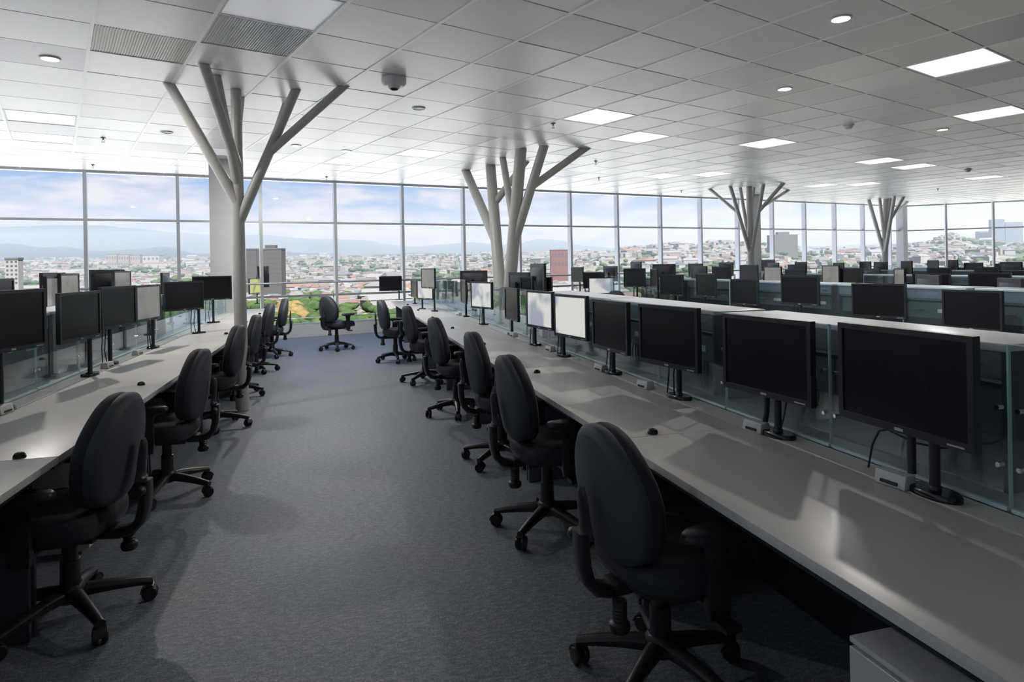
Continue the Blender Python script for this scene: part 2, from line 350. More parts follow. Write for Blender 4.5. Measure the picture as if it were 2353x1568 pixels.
def tile_mesh(name, mat, drop=.0):
    b = MB(); a, d = TI/2-.011, TJ/2-.008; b.box(-a, a, -d, d, -.002-drop, .012, mat); return b.mesh(name, None)
TM = {k: tile_mesh('ceiling_tile', k) for k in ('tile', 'tile_grey', 'tile_warm')}
def grille_mesh(mat):
    b = MB(); a, d = TI/2-.010, TJ/2-.006; b.box(-a, a, -d, d, .006, .012, mat)
    for k in range(36):
        x = -a+.012+k*(2*a-.024)/35; b.box(x-.004, x+.004, -d+.01, d-.01, -.002, .006, mat)
    return b.mesh('vent_grille')
GM = {k: grille_mesh(k) for k in ('tile_grey', 'tile_warm')}
def troffer_meshes(on):
    a, d = TI/2-.010, TJ/2-.006
    fr = MB(); w = .018
    fr.box(-a, a, -d, -d+w, -.003, .014, 'smoke_white'); fr.box(-a, a, d-w, d, -.003, .014, 'smoke_white'); fr.box(-a, -a+w, -d+w, d-w, -.003, .014, 'smoke_white'); fr.box(a-w, a, -d+w, d-w, -.003, .014, 'smoke_white')
    di = MB(); di.box(-a+w+.001, a-w-.001, -d+w+.001, d-w-.001, .004, .012, 'troffer_on' if on else 'troffer_dim')
    return fr.mesh('frame'), di.mesh('diffuser')
TR = {'on': troffer_meshes(True), 'dim': troffer_meshes(False)}
nt_, far = 0, MB(); tl = 0
for area, i, j, cc in cells:
    if (i, j) in lit:
        k = lit[(i, j)]; tl += 1
        t = thing('ceiling_light_panel', 'square %s light panel set flush among the ceiling tiles' % ('lit white' if k == 'on' else 'unlit pale'), 'light panel', (cc.x, cc.y, HCEIL), TANG, 'lit ceiling panels' if k == 'on' else 'unlit ceiling panels')
        ob('frame', TR[k][0], t); ob('diffuser', TR[k][1], t)
        continue
    if area > 0 and nt_ < 298:
        nt_ += 1; g = grilles.get((i, j))
        mname = g or ('tile_grey' if random.random() < .10 else 'tile')
        me = GM[g] if g and (i, j) in (cell_of(335, 108), cell_of(590, 92)) else TM[mname]
        o = ob('vent_grille' if me in GM.values() else 'ceiling_tile', me, ceiling, (cc.x, cc.y, HCEIL+random.uniform(-.0005, .001)), (random.gauss(0, .0022), random.gauss(0, .0022), TANG))
    else:
        a, d = Vector((math.cos(TANG), math.sin(TANG), 0))*(TI/2-.010), Vector((-math.sin(TANG), math.cos(TANG), 0))*(TJ/2-.006)
        dz = [random.gauss(0, .0012) for _ in range(4)]
        far.add([(*(cc-a-d).xy, HCEIL-.002+dz[0]), (*(cc+a-d).xy, HCEIL-.002+dz[1]), (*(cc+a+d).xy, HCEIL-.002+dz[2]), (*(cc-a+d).xy, HCEIL-.002+dz[3])], [(3, 2, 1, 0)], random.choice(['tile_far', 'tile_far', 'tile_far', 'tile_farb']) if False else 'tile_far')
for cs in edge_cells:      # cut tiles along the walls
    cc = sum(cs, Vector())/4; pts = [cc+(c_-cc)*.985 for c_ in cs]
    for a_ in range(len(poly)):
        p0_, p1_ = poly[a_], poly[(a_+1) % len(poly)]; e_ = (p1_-p0_).normalized(); side = lambda p: e_.x*(p.y-p0_.y)-e_.y*(p.x-p0_.x); out = []
        for q_ in range(len(pts)):
            A_, B_ = pts[q_], pts[(q_+1) % len(pts)]; sa_, sb_ = side(A_), side(B_)
            if sa_ >= 0: out.append(A_)
            if (sa_ >= 0) != (sb_ >= 0): out.append(A_.lerp(B_, sa_/(sa_-sb_)))
        pts = out
        if len(pts) < 3: break
    if len(pts) >= 3: far.add([(p.x, p.y, HCEIL-.002) for p in pts], [tuple(range(len(pts)-1, -1, -1))], 'tile_far')
o = ob('far_ceiling_tiles', far.mesh('far_ceiling_tiles'), ceiling, kind='stuff')
# grid bars
def clip_line(fn, lo, hi):
    ks = [k for k in [lo+(hi-lo)*t_/800 for t_ in range(801)] if inside(fn(k), .02)]
    return (fn(min(ks)), fn(max(ks))) if len(ks) > 3 else None
def bar(a, bq, w, z0, z1):
    d = (bq-a); L = d.length; ang = math.atan2(d.y, d.x); b = MB(); b.box(0, L, -w/2, w/2, z0, z1, 'grid_bar'); ob('grid_bar', b.mesh('grid_bar'), ceiling, (a.x, a.y, HCEIL), (0, 0, ang))
for i in range(-46, 60):
    r = clip_line(lambda k: cell(i, k), -50, 50)
    if r: bar(r[0], r[1], .028, -.007, .015)
for j in range(-50, 50):
    r = clip_line(lambda k: cell(k, j), -46, 60)
    if r: bar(r[0], r[1], .005, .004, .012)

# ceiling fittings
b = MB(); b.lathe([(.082, .0), (.082, -.006), (.070, -.010), (.066, -.004), (.066, .0)], 'smoke_white', n=28); DLR = b.mesh('trim_ring', 50)
b = MB(); b.lathe([(.064, -.002), (.064, -.005)], 'downlight_on', n=28); DLL = b.mesh('lens', 50)
b = MB(); b.lathe([(.064, -.002), (.064, -.004)], 'camera_grey', n=28); DLO = b.mesh('lens', 50)
def downlight(p, on, label, group=None):
    t = thing('downlight', label, 'downlight', (p.x, p.y, HCEIL-.0048), 0, group)
    ob('trim_ring', DLR, t); ob('lens', DLL if on else DLO, t)
    if on:
        l = bpy.data.lights.new('downlight_lamp', 'AREA'); l.shape = 'DISK'; l.size = .12; l.energy = LAMP_W; l.color = (1, .95, .89); lo = ob('lamp', l, t, (0, 0, -.014))
for p in [(115, 133), (1932, 41), (1803, 203), (2166, 297), (795, 346), (680, 334)]:
    downlight(atz(*p, HCEIL), True, 'small round lit downlight recessed in a ceiling tile', 'lit downlights')
for p in [(962, 248), (383, 303)]:
    downlight(atz(*p, HCEIL), False, 'small round unlit downlight with pale trim ring', 'unlit downlights')
def place_ceiling(px, py): p = atz(px, py, HCEIL); return (p.x, p.y, HCEIL-.005)
t = thing('dome_camera', 'round grey security camera hanging under the ceiling near the tree post', 'security camera', place_ceiling(905, 178))
b = MB(); b.lathe([(.122, 0), (.126, -.015), (.122, -.06), (.10, -.085), (.07, -.09)], 'smoke_white', n=28); ob('housing', b.mesh('housing', 45), t)
b = MB(); b.lathe([(.058, -.0905), (.060, -.098), (.052, -.112)], 'white_plastic', n=24); ob('lens_ring', b.mesh('lens_ring', 45), t)
b = MB(); b.lathe([(.044, -.1125), (.040, -.124), (.018, -.132)], 'gloss_black', n=24); ob('lens', b.mesh('lens', 60), t)
b = MB(); b.lathe([(.035, 0), (.035, -.006), (.012, -.010), (.011, -.03)], 'sprinkler_grey', n=14); SPB = b.mesh('escutcheon', 45)
b = MB(); b.tube([(.010, 0, -.03), (.016, 0, -.045), (.006, 0, -.062)], .003, 'sprinkler_grey', 6); b.tube([(-.010, 0, -.03), (-.016, 0, -.045), (-.006, 0, -.062)], .003, 'sprinkler_grey', 6); b.lathe([(.024, -.062), (.022, -.066)], 'sprinkler_grey', n=12); SPD = b.mesh('deflector', 45)
for p in [(237, 316), (1271, 283), (1369, 370), (1376, 408), (750, 406), (2155, 433), (213, 378), (1566, 438)]:
    t = thing('sprinkler', 'small grey fire sprinkler head poking down from the ceiling', 'sprinkler', place_ceiling(*p), .5, 'sprinkler heads'); ob('escutcheon', SPB, t); ob('deflector', SPD, t)
b = MB(); b.lathe([(.075, 0), (.075, -.012), (.060, -.02)], 'smoke_white', n=24); SMB = b.mesh('mount', 45)
b = MB(); b.lathe([(.055, -.0205), (.055, -.034), (.046, -.052), (.03, -.060)], 'smoke_white', n=24); SMH = b.mesh('sensor_head', 45)
for p in [(1950, 286), (2224, 389)]:
    t = thing('smoke_detector', 'round pale smoke detector on the ceiling', 'smoke detector', place_ceiling(*p), 0, 'smoke detectors'); ob('mount', SMB, t); ob('sensor_head', SMH, t)

# ------------------------------------------------------------------ tree-shaped columns
def on_trunk(base, top, px, py):
    # point on the trunk axis seen closest to a pixel
    best = None
    for k in range(201):
        p = base.lerp(top, k/200); x, y, _ = pix(p); e = (y-py)**2 + .05*(x-px)**2
        if best is None or e < best[0]: best = (e, p)
    return best[1]
def tree(label, base, trunks, branches, r):
    """trunks: list of ceiling points; branches: (trunk index, joint pixel y, ceiling point, radius, [fork fraction, ceiling point, radius])"""
    t = thing('tree_column', label, 'column', base)
    tops = [Vector((p.x, p.y, HCEIL)) for p in trunks]
    for tp in tops:
        b = MB(); b.tube([base+Vector((0, 0, .001)), tp], [r*1.12, r*.92], 'tree_paint', 28, ztop=HCEIL-.006); o = ob('trunk', b.mesh('trunk', 50), t); o.location = -base
    for ti, jy, cp, br, fork in branches:
        j = on_trunk(base, tops[ti], 0, jy); e = Vector((cp.x, cp.y, HCEIL))
        b = MB(); b.tube([j, e], [br*1.1, br], 'tree_paint', 20, ztop=HCEIL-.006); o = ob('branch', b.mesh('branch', 50), t); o.location = -base
        if fork:
            for fr, fp, frr in fork:
                s0_ = j.lerp(e, fr); b = MB(); b.tube([s0_, Vector((fp.x, fp.y, HCEIL))], frr, 'tree_paint', 16, ztop=HCEIL-.006); o2 = ob('twig', b.mesh('twig', 50), o)
    return t
A = lambda x, y: atz(x, y, HCEIL)
base1 = atz(557, 943, 0); top1 = A(542, 205)
t1 = tree('slim white steel tree post with angled branches standing beside the aisle chairs', base1, [top1],
     [(0, 470, A(388, 192), .052, None), (0, 385, A(468, 148), .050, None), (0, 430, A(497, 173), .044, None), (0, 512, A(680, 206), .050, [(.52, A(790, 198), .045), (.50, A(655, 238), .030)]), (0, 330, A(556, 224), .03, None)], .060)
b = MB(); b.lathe([(.082, .001), (.082, .30), (.080, .302)], 'brown_skirt', n=28)
base2 = Vector((2.86, 11.2, 0))
tree('white steel tree post with two trunks leaning apart behind the first glass screens', base2, [A(1127, 380), A(1197, 342)],
     [(0, 560, A(1070, 392), .085, None), (0, 475, A(1208, 372), .062, None), (1, 560, A(1250, 336), .075, [(.60, A(1345, 341), .060)]), (1, 520, A(1155, 362), .06, None)], .105)
p = A(1722, 429); base3 = Vector((p.x+.02, p.y, 0))
tree('white steel tree post spreading many branches in front of a pale square column', base3, [p],
     [(0, 592, A(1678, 428), .048, [(.62, A(1630, 434), .042)]), (0, 585, A(1701, 431), .042, None), (0, 588, A(1754, 424), .048, [(.62, A(1800, 421), .046), (.66, A(1812, 437), .040)]), (0, 510, A(1733, 431), .032, None)], .085)
p = A(2036, 457); base4 = Vector((p.x-.15, p.y, 0))
tree('white steel tree post with thin spread branches near the glazed corner', base4, [p],
     [(0, 588, A(1996, 459), .058, None), (0, 560, A(2021, 456), .050, None), (0, 582, A(2055, 451), .054, [(.6, A(2077, 452), .048), (.66, A(2085, 464), .038)]), (0, 545, A(2046, 456), .042, None)], .090)

# ------------------------------------------------------------------ desks
ZD = .73
ROWS = [('R1', 1.13, 1, 1.876, -1.1, 13.3, 'desk row on the chairs\' open side of the aisle'), ]
PITCH = 3.38
BAY = 1.7
def desk_meshes():
    D = {}
    # local: x from 0 (user edge) to .745 (glass side), y 0..BAY, z from floor
    b = MB(); b.box(0, .611, .0015, BAY-.0015, ZD-.03, ZD, 'laminate'); D['worktop'] = b.mesh('worktop', 40, .003, 2)
    b = MB(); b.box(.627, .745, .0015, BAY-.0015, ZD-.03, ZD, 'laminate'); D['rear_strip'] = b.mesh('rear_strip', 40, .002, 1)
    b = MB(); b.box(.608, .630, .004, BAY-.004, ZD-.045, ZD-.031, 'slot'); D['cable_slot'] = b.mesh('cable_slot')
    b = MB(); b.box(.66, .68, .03, BAY-.03, .06, ZD-.04, 'panel_dark'); D['modesty_panel'] = b.mesh('modesty_panel', 40, .003, 1)
    b = MB(); b.box(.10, .72, .012, .037, .001, ZD-.032, 'leg_grey'); D['leg_panel'] = b.mesh('leg_panel', 40, .003, 1)
    b = MB(); b.box(.05, .65, .05, .09, ZD-.075, ZD-.032, 'panel_dark'); b.box(.05, .09, .09, BAY-.09, ZD-.075, ZD-.032, 'panel_dark'); D['under_frame'] = b.mesh('under_frame')
    return D
DM = desk_meshes()
b = MB(); b.lathe([(.023, 0), (.024, .004), (.022, .012), (.016, .020), (.006, .023)], 'gloss_black', n=16); GROM = b.mesh('cable_cap', 50)
def desk_bay(u_front, sgn, v0, label, group, capx=None, near=True):
    t = thing('desk', label, 'desk', (u_front, v0, 0) if sgn > 0 else (u_front, v0+BAY, 0), 0 if sgn > 0 else PI, group)
    for k in ('worktop', 'rear_strip', 'cable_slot', 'modesty_panel', 'under_frame'): ob(k, DM[k], t)
    ob('leg_panel', DM['leg_panel'], t); ob('leg_panel', DM['leg_panel'], t, (0, BAY-.049, 0))
    if capx is not None: ob('cable_cap', GROM, t, (capx, .03 if sgn > 0 else BAY-.03, ZD))
    return t

# glass screens
def glass_mesh(w, z0=ZD+.012, z1=1.22):
    b = MB(); h = .005
    b.add([(-h, 0, z0), (-h, w, z0), (-h, w, z1), (-h, 0, z1), (h, 0, z0), (h, w, z0), (h, w, z1), (h, 0, z1)], [(0, 1, 2, 3), (7, 6, 5, 4)], 'desk_glass')
    b.add([(-h, 0, z0), (-h, w, z0), (-h, w, z1), (-h, 0, z1), (h, 0, z0), (h, w, z0), (h, w, z1), (h, 0, z1)], [(0, 3, 7, 4), (1, 5, 6, 2), (3, 2, 6, 7), (0, 4, 5, 1)], 'glass_edge')
    return b.mesh('glass_pane')
GW = .716; GP = glass_mesh(GW-.006); GPW = glass_mesh(2*GW-.006)
b = MB(); b.lathe([(.0075, -.010), (.0075, .010)], 'chrome', n=12); cm_ = b.mesh('clip', 50)
b = MB(); b.box(-.008, .008, .004, GW-.010, ZD, ZD+.0115, 'glass_edge'); CH1 = b.mesh('base_channel')
b = MB(); b.box(-.008, .008, .004, 2*GW-.010, ZD, ZD+.0115, 'glass_edge'); CH2 = b.mesh('base_channel')
def glass_screen(u, v, wide, label, group):
    t = thing('glass_screen', label, 'glass screen', (u, v, 0), 0, group); w = 2*GW if wide else GW
    ob('pane', GPW if wide else GP, t); ob('base_channel', CH2 if wide else CH1, t)
    if not wide:
        for yy in (.028, w-.034):
            for zz in (.86, 1.03): ob('clip', cm_, t, (0, yy, zz), (0, PI/2, 0))
    return t

# shelf hutches behind the glass
HW = 1.54
def hutch_meshes():
    D = {}; d = .34
    b = MB(); b.box(0, d, 0, HW, 1.176, 1.20, 'white_top'); D['top'] = b.mesh('top', 40, .008, 3)
    b = MB(); b.box(.006, .022, .02, HW-.02, 1.085, 1.174, 'flap_grey'); D['flap'] = b.mesh('flap', 40, .003, 1)
    b = MB(); b.box(.024, d-.004, .022, HW-.022, 1.068, 1.082, 'shelf_cream'); D['shelf'] = b.mesh('shelf', 40, .002, 1)
    for nm, y0 in (('side_panel', 0.001), ('side_panel', HW-.021)): pass
    b = MB(); b.box(.002, d-.002, 0, .020, ZD, 1.175, 'hutch_dark'); D['side_panel'] = b.mesh('side_panel', 40, .002, 1)
    b = MB(); b.box(d-.02, d-.006, .022, HW-.022, ZD+.002, 1.066, 'hutch_dark'); D['rear_panel'] = b.mesh('rear_panel')
    w = (HW-.06)/2
    b = MB(); b.box(.03, .045, 0, w-.01, ZD+.17, 1.05, 'drawer_grey'); D['drawer'] = b.mesh('drawer', 40, .003, 1)
    b = MB(); b.box(.026, .031, .10, .28, ZD+.225, ZD+.26, 'label_white'); D['label_holder'] = b.mesh('label_holder')
    b = MB(); b.box(.020, .030, .42, .56, ZD+.245, ZD+.255, 'chrome'); D['handle'] = b.mesh('handle')
    b = MB(); b.box(0.0, .0055, .08, .16, 1.125, 1.133, 'chrome'); D['flap_handle'] = b.mesh('flap_handle')
    return D
HM = hutch_meshes()
def hutch(u, sgn, v0, label, group):
    t = thing('storage_hutch', label, 'shelf unit', (u, v0, 0) if sgn > 0 else (u, v0+HW, 0), 0 if sgn > 0 else PI, group)
    for k in ('top', 'shelf', 'rear_panel'): ob(k, HM[k], t)
    f = ob('flap', HM['flap'], t); ob('handle', HM['flap_handle'], f)
    ob('side_panel', HM['side_panel'], t); ob('side_panel', HM['side_panel'], t, (0, HW-.020, 0))
    for k in range(2):
        d = ob('drawer', HM['drawer'], t, (0, .03+k*(HW-.06)/2, 0)); ob('label_holder', HM['label_holder'], d); ob('handle', HM['handle'], d)
    return t

ROWINFO = [  # key, front u, sign (+1: user sits on -x side), v start, bays, phrase
    ('L1', -1.115, -1, -.35, 8, 'desk row beside the slim tree post'),
    ('R1', 1.130, 1, -.85, 9, 'desk row facing the slim tree post'),
    ('R2', 4.51, 1, 2.2, 6, 'second desk row behind the aisle glass'),
    ('R3', 7.89, 1, 4.8, 5, 'third desk row behind the aisle glass'),
    ('R4', 11.27, 1, 7.0, 5, 'fourth desk row behind the aisle glass'),
    ('R5', 14.65, 1, 9.6, 4, 'fifth desk row behind the aisle glass'),
]
UG = {}   # glass plane of each row
for key, uf, sg, v0, nb, ph in ROWINFO:
    ug = uf + sg*.762; UG[key] = ug
    for k in range(nb):
        v = v0+k*BAY
        cap = {'R1': .19, 'L1': .15}.get(key)
        if v < 2: cap = None
        desk_bay(uf, sg, v, 'grey laminate desk, %s from window, in %s' % (ORD[nb-1-k], ph), 'desks', cap)
        desk_bay(uf + sg*1.524, -sg, v, 'grey desk, %s from window, back to back with %s' % (ORD[nb-1-k], ph), 'back to back desks')
    vend = v0+nb*BAY
    if key in ('L1', 'R1'):
        k = 0; v = v0+.02; nn = int((vend-v)/GW)
        off = (2.17-v) % GW if key == 'R1' else (4.81-v) % GW
        v = v+off-GW if off > .001 else v
        v = max(v, v0-.6)
        vs_ = []
        while v+GW < vend: vs_.append(v); v += GW
        for k, v in enumerate(vs_): glass_screen(ug, v+.003, False, 'clear glass screen panel, %s from window, on %s' % (ORD[len(vs_)-1-k], ph), 'glass screens')
    else:
        vs_ = []; v = v0
        while v+2*GW < vend: vs_.append(v); v += 2*GW
        for k, v in enumerate(vs_): glass_screen(ug, v+.003, True, 'wide clear glass screen, %s from window, on %s' % (ORD[len(vs_)-1-k], ph), 'glass screens')
HUT = {'R1': [1.56, 3.20, 4.82], 'L1': [2.2, 3.85, 5.5, 7.1], 'R2': [2.9, 4.52, 6.14, 7.76, 9.38], 'R3': [5.6, 7.22, 8.84, 10.46], 'R4': [7.6, 9.22, 10.84, 12.46], 'R5': [9.9, 11.52, 13.14]}
for key, uf, sg, v0, nb, ph in ROWINFO:
    for k, v in enumerate(HUT[key]):
        hutch(UG[key]+sg*.13, sg, v, 'white topped hutch, %s from window, behind glass of %s' % (ORD[len(HUT[key])-1-k], ph), 'storage hutches')

# small cable boxes on the rear strip
b = MB(); b.add([(-.055, -.03, 0), (.055, -.03, 0), (.055, .03, 0), (-.055, .03, 0), (-.055, -.022, .045), (.055, -.022, .045), (.055, .022, .045), (-.055, .022, .045)], [(3, 2, 1, 0), (4, 5, 6, 7), (0, 1, 5, 4), (1, 2, 6, 5), (2, 3, 7, 6), (3, 0, 4, 7)], 'white_plastic')
CB = b.mesh('cable_box_shell', 40, .004, 2)
b = MB(); b.box(-.03, .03, -.034, -.0275, .008, .018, 'slot'); CBS = b.mesh('cable_box_slot')
for row, u, lst in (('facing the slim tree post', 1.765, [(2057, 1118), (1738, 995), (1483, 900), (1381, 857), (1265, 806), (1180, 765), (1055, 730)]), ('beside the slim tree post', -1.755, [(316, 820), (247, 858), (5, 965)])):
    for k, (x, y) in enumerate(lst):
        v = atu(x, y, u).y
        t = thing('cable_box', 'small white cable box, %s from window, on desk row %s' % (ORD[len(lst)-1-k] if u > 0 else ORD[k], row), 'cable box', (u, v, ZD+.0005), -PI/2+.12 if u > 0 else PI/2-.12, 'cable boxes')
        ob('shell', CB, t); ob('cable_slot', CBS, t)

# ------------------------------------------------------------------ monitors
MW, MH = .51, .335
def monitor_meshes():
    D = {}; w, h, e = MW/2, MH/2, .019
    # front at y=-.0, body to y=.045; bezel ring with recessed screen
    b = MB(); o_ = [(-w, -h), (w, -h), (w, h), (-w, h)]; i_ = [(-w+e, -h+e*1.25), (w-e, -h+e*1.25), (w-e, h-e), (-w+e, h-e)]
    vs = [(x, 0, z) for x, z in o_]+[(x, 0, z) for x, z in i_]+[(x, .006, z) for x, z in i_]+[(x, .028, z) for x, z in o_]
    fs = []
    for k in range(4):
        n = (k+1) % 4; fs += [(k, n, 4+n, 4+k), (4+k, 4+n, 8+n, 8+k), (k, 12+k, 12+n, n)]
    b.add(vs, fs, 'bezel'); b.add(vs, [(12, 13, 14, 15)], 'bezel'); D['bezel'] = b.mesh('bezel', 40)
    for nm, mt_ in (('screen', 'screen'), ('screen_gloss', 'screen_gloss'), ('screen_dim', 'screen_dim'), ('screen_olive', 'screen_olive')):
        b = MB(); b.add([(x, .0055, z) for x, z in i_], [(0, 1, 2, 3)], mt_); D[nm] = b.mesh('screen')
    b = MB(); b.add([(-w*.8, .0285, -h*.8), (w*.8, .0285, -h*.8), (w*.8, .0285, h*.75), (-w*.8, .0285, h*.75), (-w*.55, .055, -h*.5), (w*.55, .055, -h*.5), (w*.55, .055, h*.5), (-w*.55, .055, h*.5)], [(0, 1, 5, 4), (1, 2, 6, 5), (2, 3, 7, 6), (3, 0, 4, 7), (4, 5, 6, 7)], 'bezel'); D['back_housing'] = b.mesh('back_housing', 40)
    b = MB(); b.box(-.016, .016, -.0012, -.0002, -h+.007, -h+.016, 'logo_grey'); D['logo'] = b.mesh('logo')
    b = MB(); b.box(w-.085, w-.03, -.001, -.0002, -h+.007, -h+.012, 'logo_grey'); D['buttons'] = b.mesh('buttons')
    # stand base: stadium disc
    b = MB(); rings = []
    for sc, z in ((1, 0), (1, .014), (.93, .020)):
        rg = []
        for k in range(28):
            a = 2*PI*k/28; rg.append(((.075*math.cos(a)+.012*(1 if math.cos(a) > 0 else -1))*sc, .048*math.sin(a)*sc, z))
        rings.append(rg)
    b.loft(rings, 'gloss_black'); D['base'] = b.mesh('base', 40)
    return D
MM = monitor_meshes()
_posts = {}
def post_mesh(h):
    k = round(h, 2)
    if k not in _posts:
        b = MB(); b.tube([(0, 0, .019), (0, 0, k)], .0155, 'black_plastic', 14); b.lathe([(.019, .019), (.019, .028), (.0165, .031)], 'black_plastic', n=14); _posts[k] = b.mesh('pole', 40)
    return _posts[k]
def solve(uc, x0, x1, sg, back=False):
    """position along the row and swivel of a panel of known width whose ends show at x0, x1"""
    best = None; xm = (x0+x1)/2
    for ya in range(-84, 85, 3):
        y = math.radians(ya); LR = Vector((0, -sg, 0)); LR = Vector((LR.x*math.cos(y)-LR.y*math.sin(y), LR.x*math.sin(y)+LR.y*math.cos(y), 0))
        cpt = atu(xm, 600, uc)
        for it in range(4):
            a = pix((cpt.x-LR.x*MW/2, cpt.y-LR.y*MW/2, 1.1)); bq = pix((cpt.x+LR.x*MW/2, cpt.y+LR.y*MW/2, 1.1))
            mid = (a[0]+bq[0])/2; xx = pix((cpt.x, cpt.y, 1.1))[0]+(xm-mid); cpt = atu(xx, 600, uc)
        e = abs((bq[0]-a[0])-(x1-x0)) + .06*abs(ya)*(x1-x0)/60
        if best is None or e < best[0]: best = (e, cpt, LR, ya)
    return best
def monitor(row, uc, sg, x0, x1, ytop, postx=None, flip=False, gloss=False, ztop=None, zdesk=ZD, detail=True, cable=0, portrait=False, label='black monitor'):
    e, cpt, LR, ya = solve(uc, x0, x1, sg)
    d = Vector((-LR.y, LR.x, 0))            # away from viewer
    xm = (x0+x1)/2
    if ztop is None:
        k = (cpt-CAM).dot(f0); yh = PPY+ROLL*(xm-1176.5); ztop = HC-(ytop-yh)*k/FPX
    H2 = (MW if portrait else MH)/2
    ztop = min(max(ztop, 1.17), 1.60); zc = ztop-H2
    off = 0.0
    if postx is not None:
        best = None
        for k in range(-24, 25):
            o_ = k*.01; p = cpt+LR*o_+d*.085; ee = abs(pix((p.x, p.y, .8))[0]-postx)
            if best is None or ee < best[0]: best = (ee, o_)
        off = best[1]
    sgn = -1 if flip else 1
    pp = cpt+LR*off+d*.075*sgn
    rot = math.atan2(LR.y, LR.x) + (PI if flip else 0)
    if flip: off = -off
    t = thing('monitor', label, 'monitor', (pp.x, pp.y, zdesk), rot, 'monitors')
    ph = zc-zdesk+.03
    ob('base', MM['base'], t); ob('pole', post_mesh(ph), t)
    pr = (0, PI/2, 0) if portrait else (0, 0, 0)
    L = (-off, -.075, zc-zdesk)
    bz = ob('bezel', MM['bezel'], t, L, pr); ob('back_housing', MM['back_housing'], t, L, pr)
    ob('screen', MM[('screen', 'screen_gloss', 'screen_dim', 'screen_olive')[int(gloss)]], t, L, pr)
    if detail and not flip: ob('logo', MM['logo'], bz); ob('buttons', MM['buttons'], bz)
    b = MB(); b.box(min(-off, 0)-.02, max(-off, 0)+.02, -.019, .0, ph-.05, ph-.012, 'black_plastic'); ob('arm', b.mesh('arm', 40), t)
    if cable:
        b = MB()
        if cable == 2:   # thick sleeve hanging next to the pole plus a loose lead
            b.tube([(-.085, .0, ph-.10), (-.085, .0, .045)], .0135, 'black_plastic', 10)
            b.tube([(.08, -.03, .19), (.05, .0, .162), (0, .022, .148), (-.09, .024, .140), (-.15, .024, .148), (-.20, .022, .158), (-.235, .02, .145), (-.262, .016, .09), (-.28, .014, .004)], .0038, 'black_plastic', 6)
        elif cable == 3:
            b.tube([(-.055, .0, ph-.12), (-.065, .0, .09), (-.085, .0, .012)], .012, 'black_plastic', 10)
            b.tube([(.04, .0, ph-.13), (.055, .0, ph-.20), (.03, .005, .09), (.018, .0, .04)], .0035, 'black_plastic', 6)
        else:
            b.tube([(-.03, .01, ph-.12), (-.06, .01, .12), (-.045, .0, .012)], .0045, 'black_plastic', 6)
            b.tube([(-.09, .0, ph-.12), (-.10, .01, .14), (-.105, .0, .012)], .0045, 'black_plastic', 6)
        ob('cable', b.mesh('cable', 60), t)
    return t
def nm(ph, k, n, extra='black monitor'): return '%s, %s from window, on %s' % (extra, ORD[n-1-k], ph)
PHR = {r[0]: r[5] for r in ROWINFO}
# aisle row R1, nearest first: x0, x1, ytop, post x, gloss, cable
R1L = [(1918, 2235, 755, 2155, 0, 2), (1657, 1858, 729, 1790, 0, 3), (1466, 1597, 703, 1565, 0, 1), (1357, 1438, 691, 1412, 0, 1), (1270, 1345, 678, 1295, 1, 1), (1208, 1266, 669, 1214, 1, 1), (1156, 1188, 662, 1178, 0, 0),
       (1080, 1128, 648, 1113, 1, 1), (1056, 1069, 643, 1063, 0, 0), (966, 998, 617, 1000, 2, 0), (957, 993, 644, 972, 1, 0), (942, 956, 645, 945, 0, 0), (869, 924, 635, 917, 0, 0)]
for k, (x0, x1, yt, pxx, g, cb) in enumerate(R1L):
    monitor('R1', UG['R1']-.165 if k < 9 else (1.45 if k < 12 else 1.16), 1, x0, x1, yt, pxx, gloss=g, cable=cb, label=nm(PHR['R1'], k, len(R1L)))
# aisle row L1
L1L = [(-60, 103, 667, None, 0, 0), (138, 228, 671, 215, 0, 0), (233, 312, 658, 250, 0, 1), (314, 367, 655, 372, 2, 1), (375, 467, 647, 465, 0, 1), (436, 536, 635, 490, 0, 1), (572, 600, 640, 590, 3, 0)]
for k, (x0, x1, yt, pxx, g, cb) in enumerate(L1L):
    monitor('L1', UG['L1']+.165, -1, x0, x1, yt, pxx, gloss=g, cable=cb, label=nm(PHR['L1'], k, len(L1L)))
monitor('L1', UG['L1']+.165, -1, 584, 625, 612, 603, portrait=True, label='tall portrait monitor at the window end of desk row beside the slim tree post')
# backs of monitors on the far side of the aisle rows
BK = [(1000, 1050, 648), (1058, 1120, 622), (1172, 1218, 626), (1224, 1254, 606)]
for k, (x0, x1, yt) in enumerate(BK):
    monitor('R1', UG['R1']+(.58 if k == 2 else .30), 1, x0, x1, yt, flip=True, label=nm('desks behind ' + PHR['R1'], 3-k, 5, 'black monitor back'))
monitor('R1', UG['R1']+.30, 1, 1194, 1265, 637, label='black monitor turned towards the glass of ' + PHR['R1'])
BL = [(-40, 34, 641, 0, 0), (105, 140, 635, 0, 2), (89, 143, 627, 1, 0), (140, 181, 629, 0, 2), (204, 281, 620, 1, 0), (263, 300, 623, 0, 2), (368, 384, 627, 1, 0)]
for k, (x0, x1, yt, fl, g) in enumerate(BL):
    monitor('L1', UG['L1']-.50-(.22 if k in (2, 4) else 0), -1, x0, x1, yt, flip=bool(fl), gloss=g, label=nm('desks behind ' + PHR['L1'], k, len(BL)))
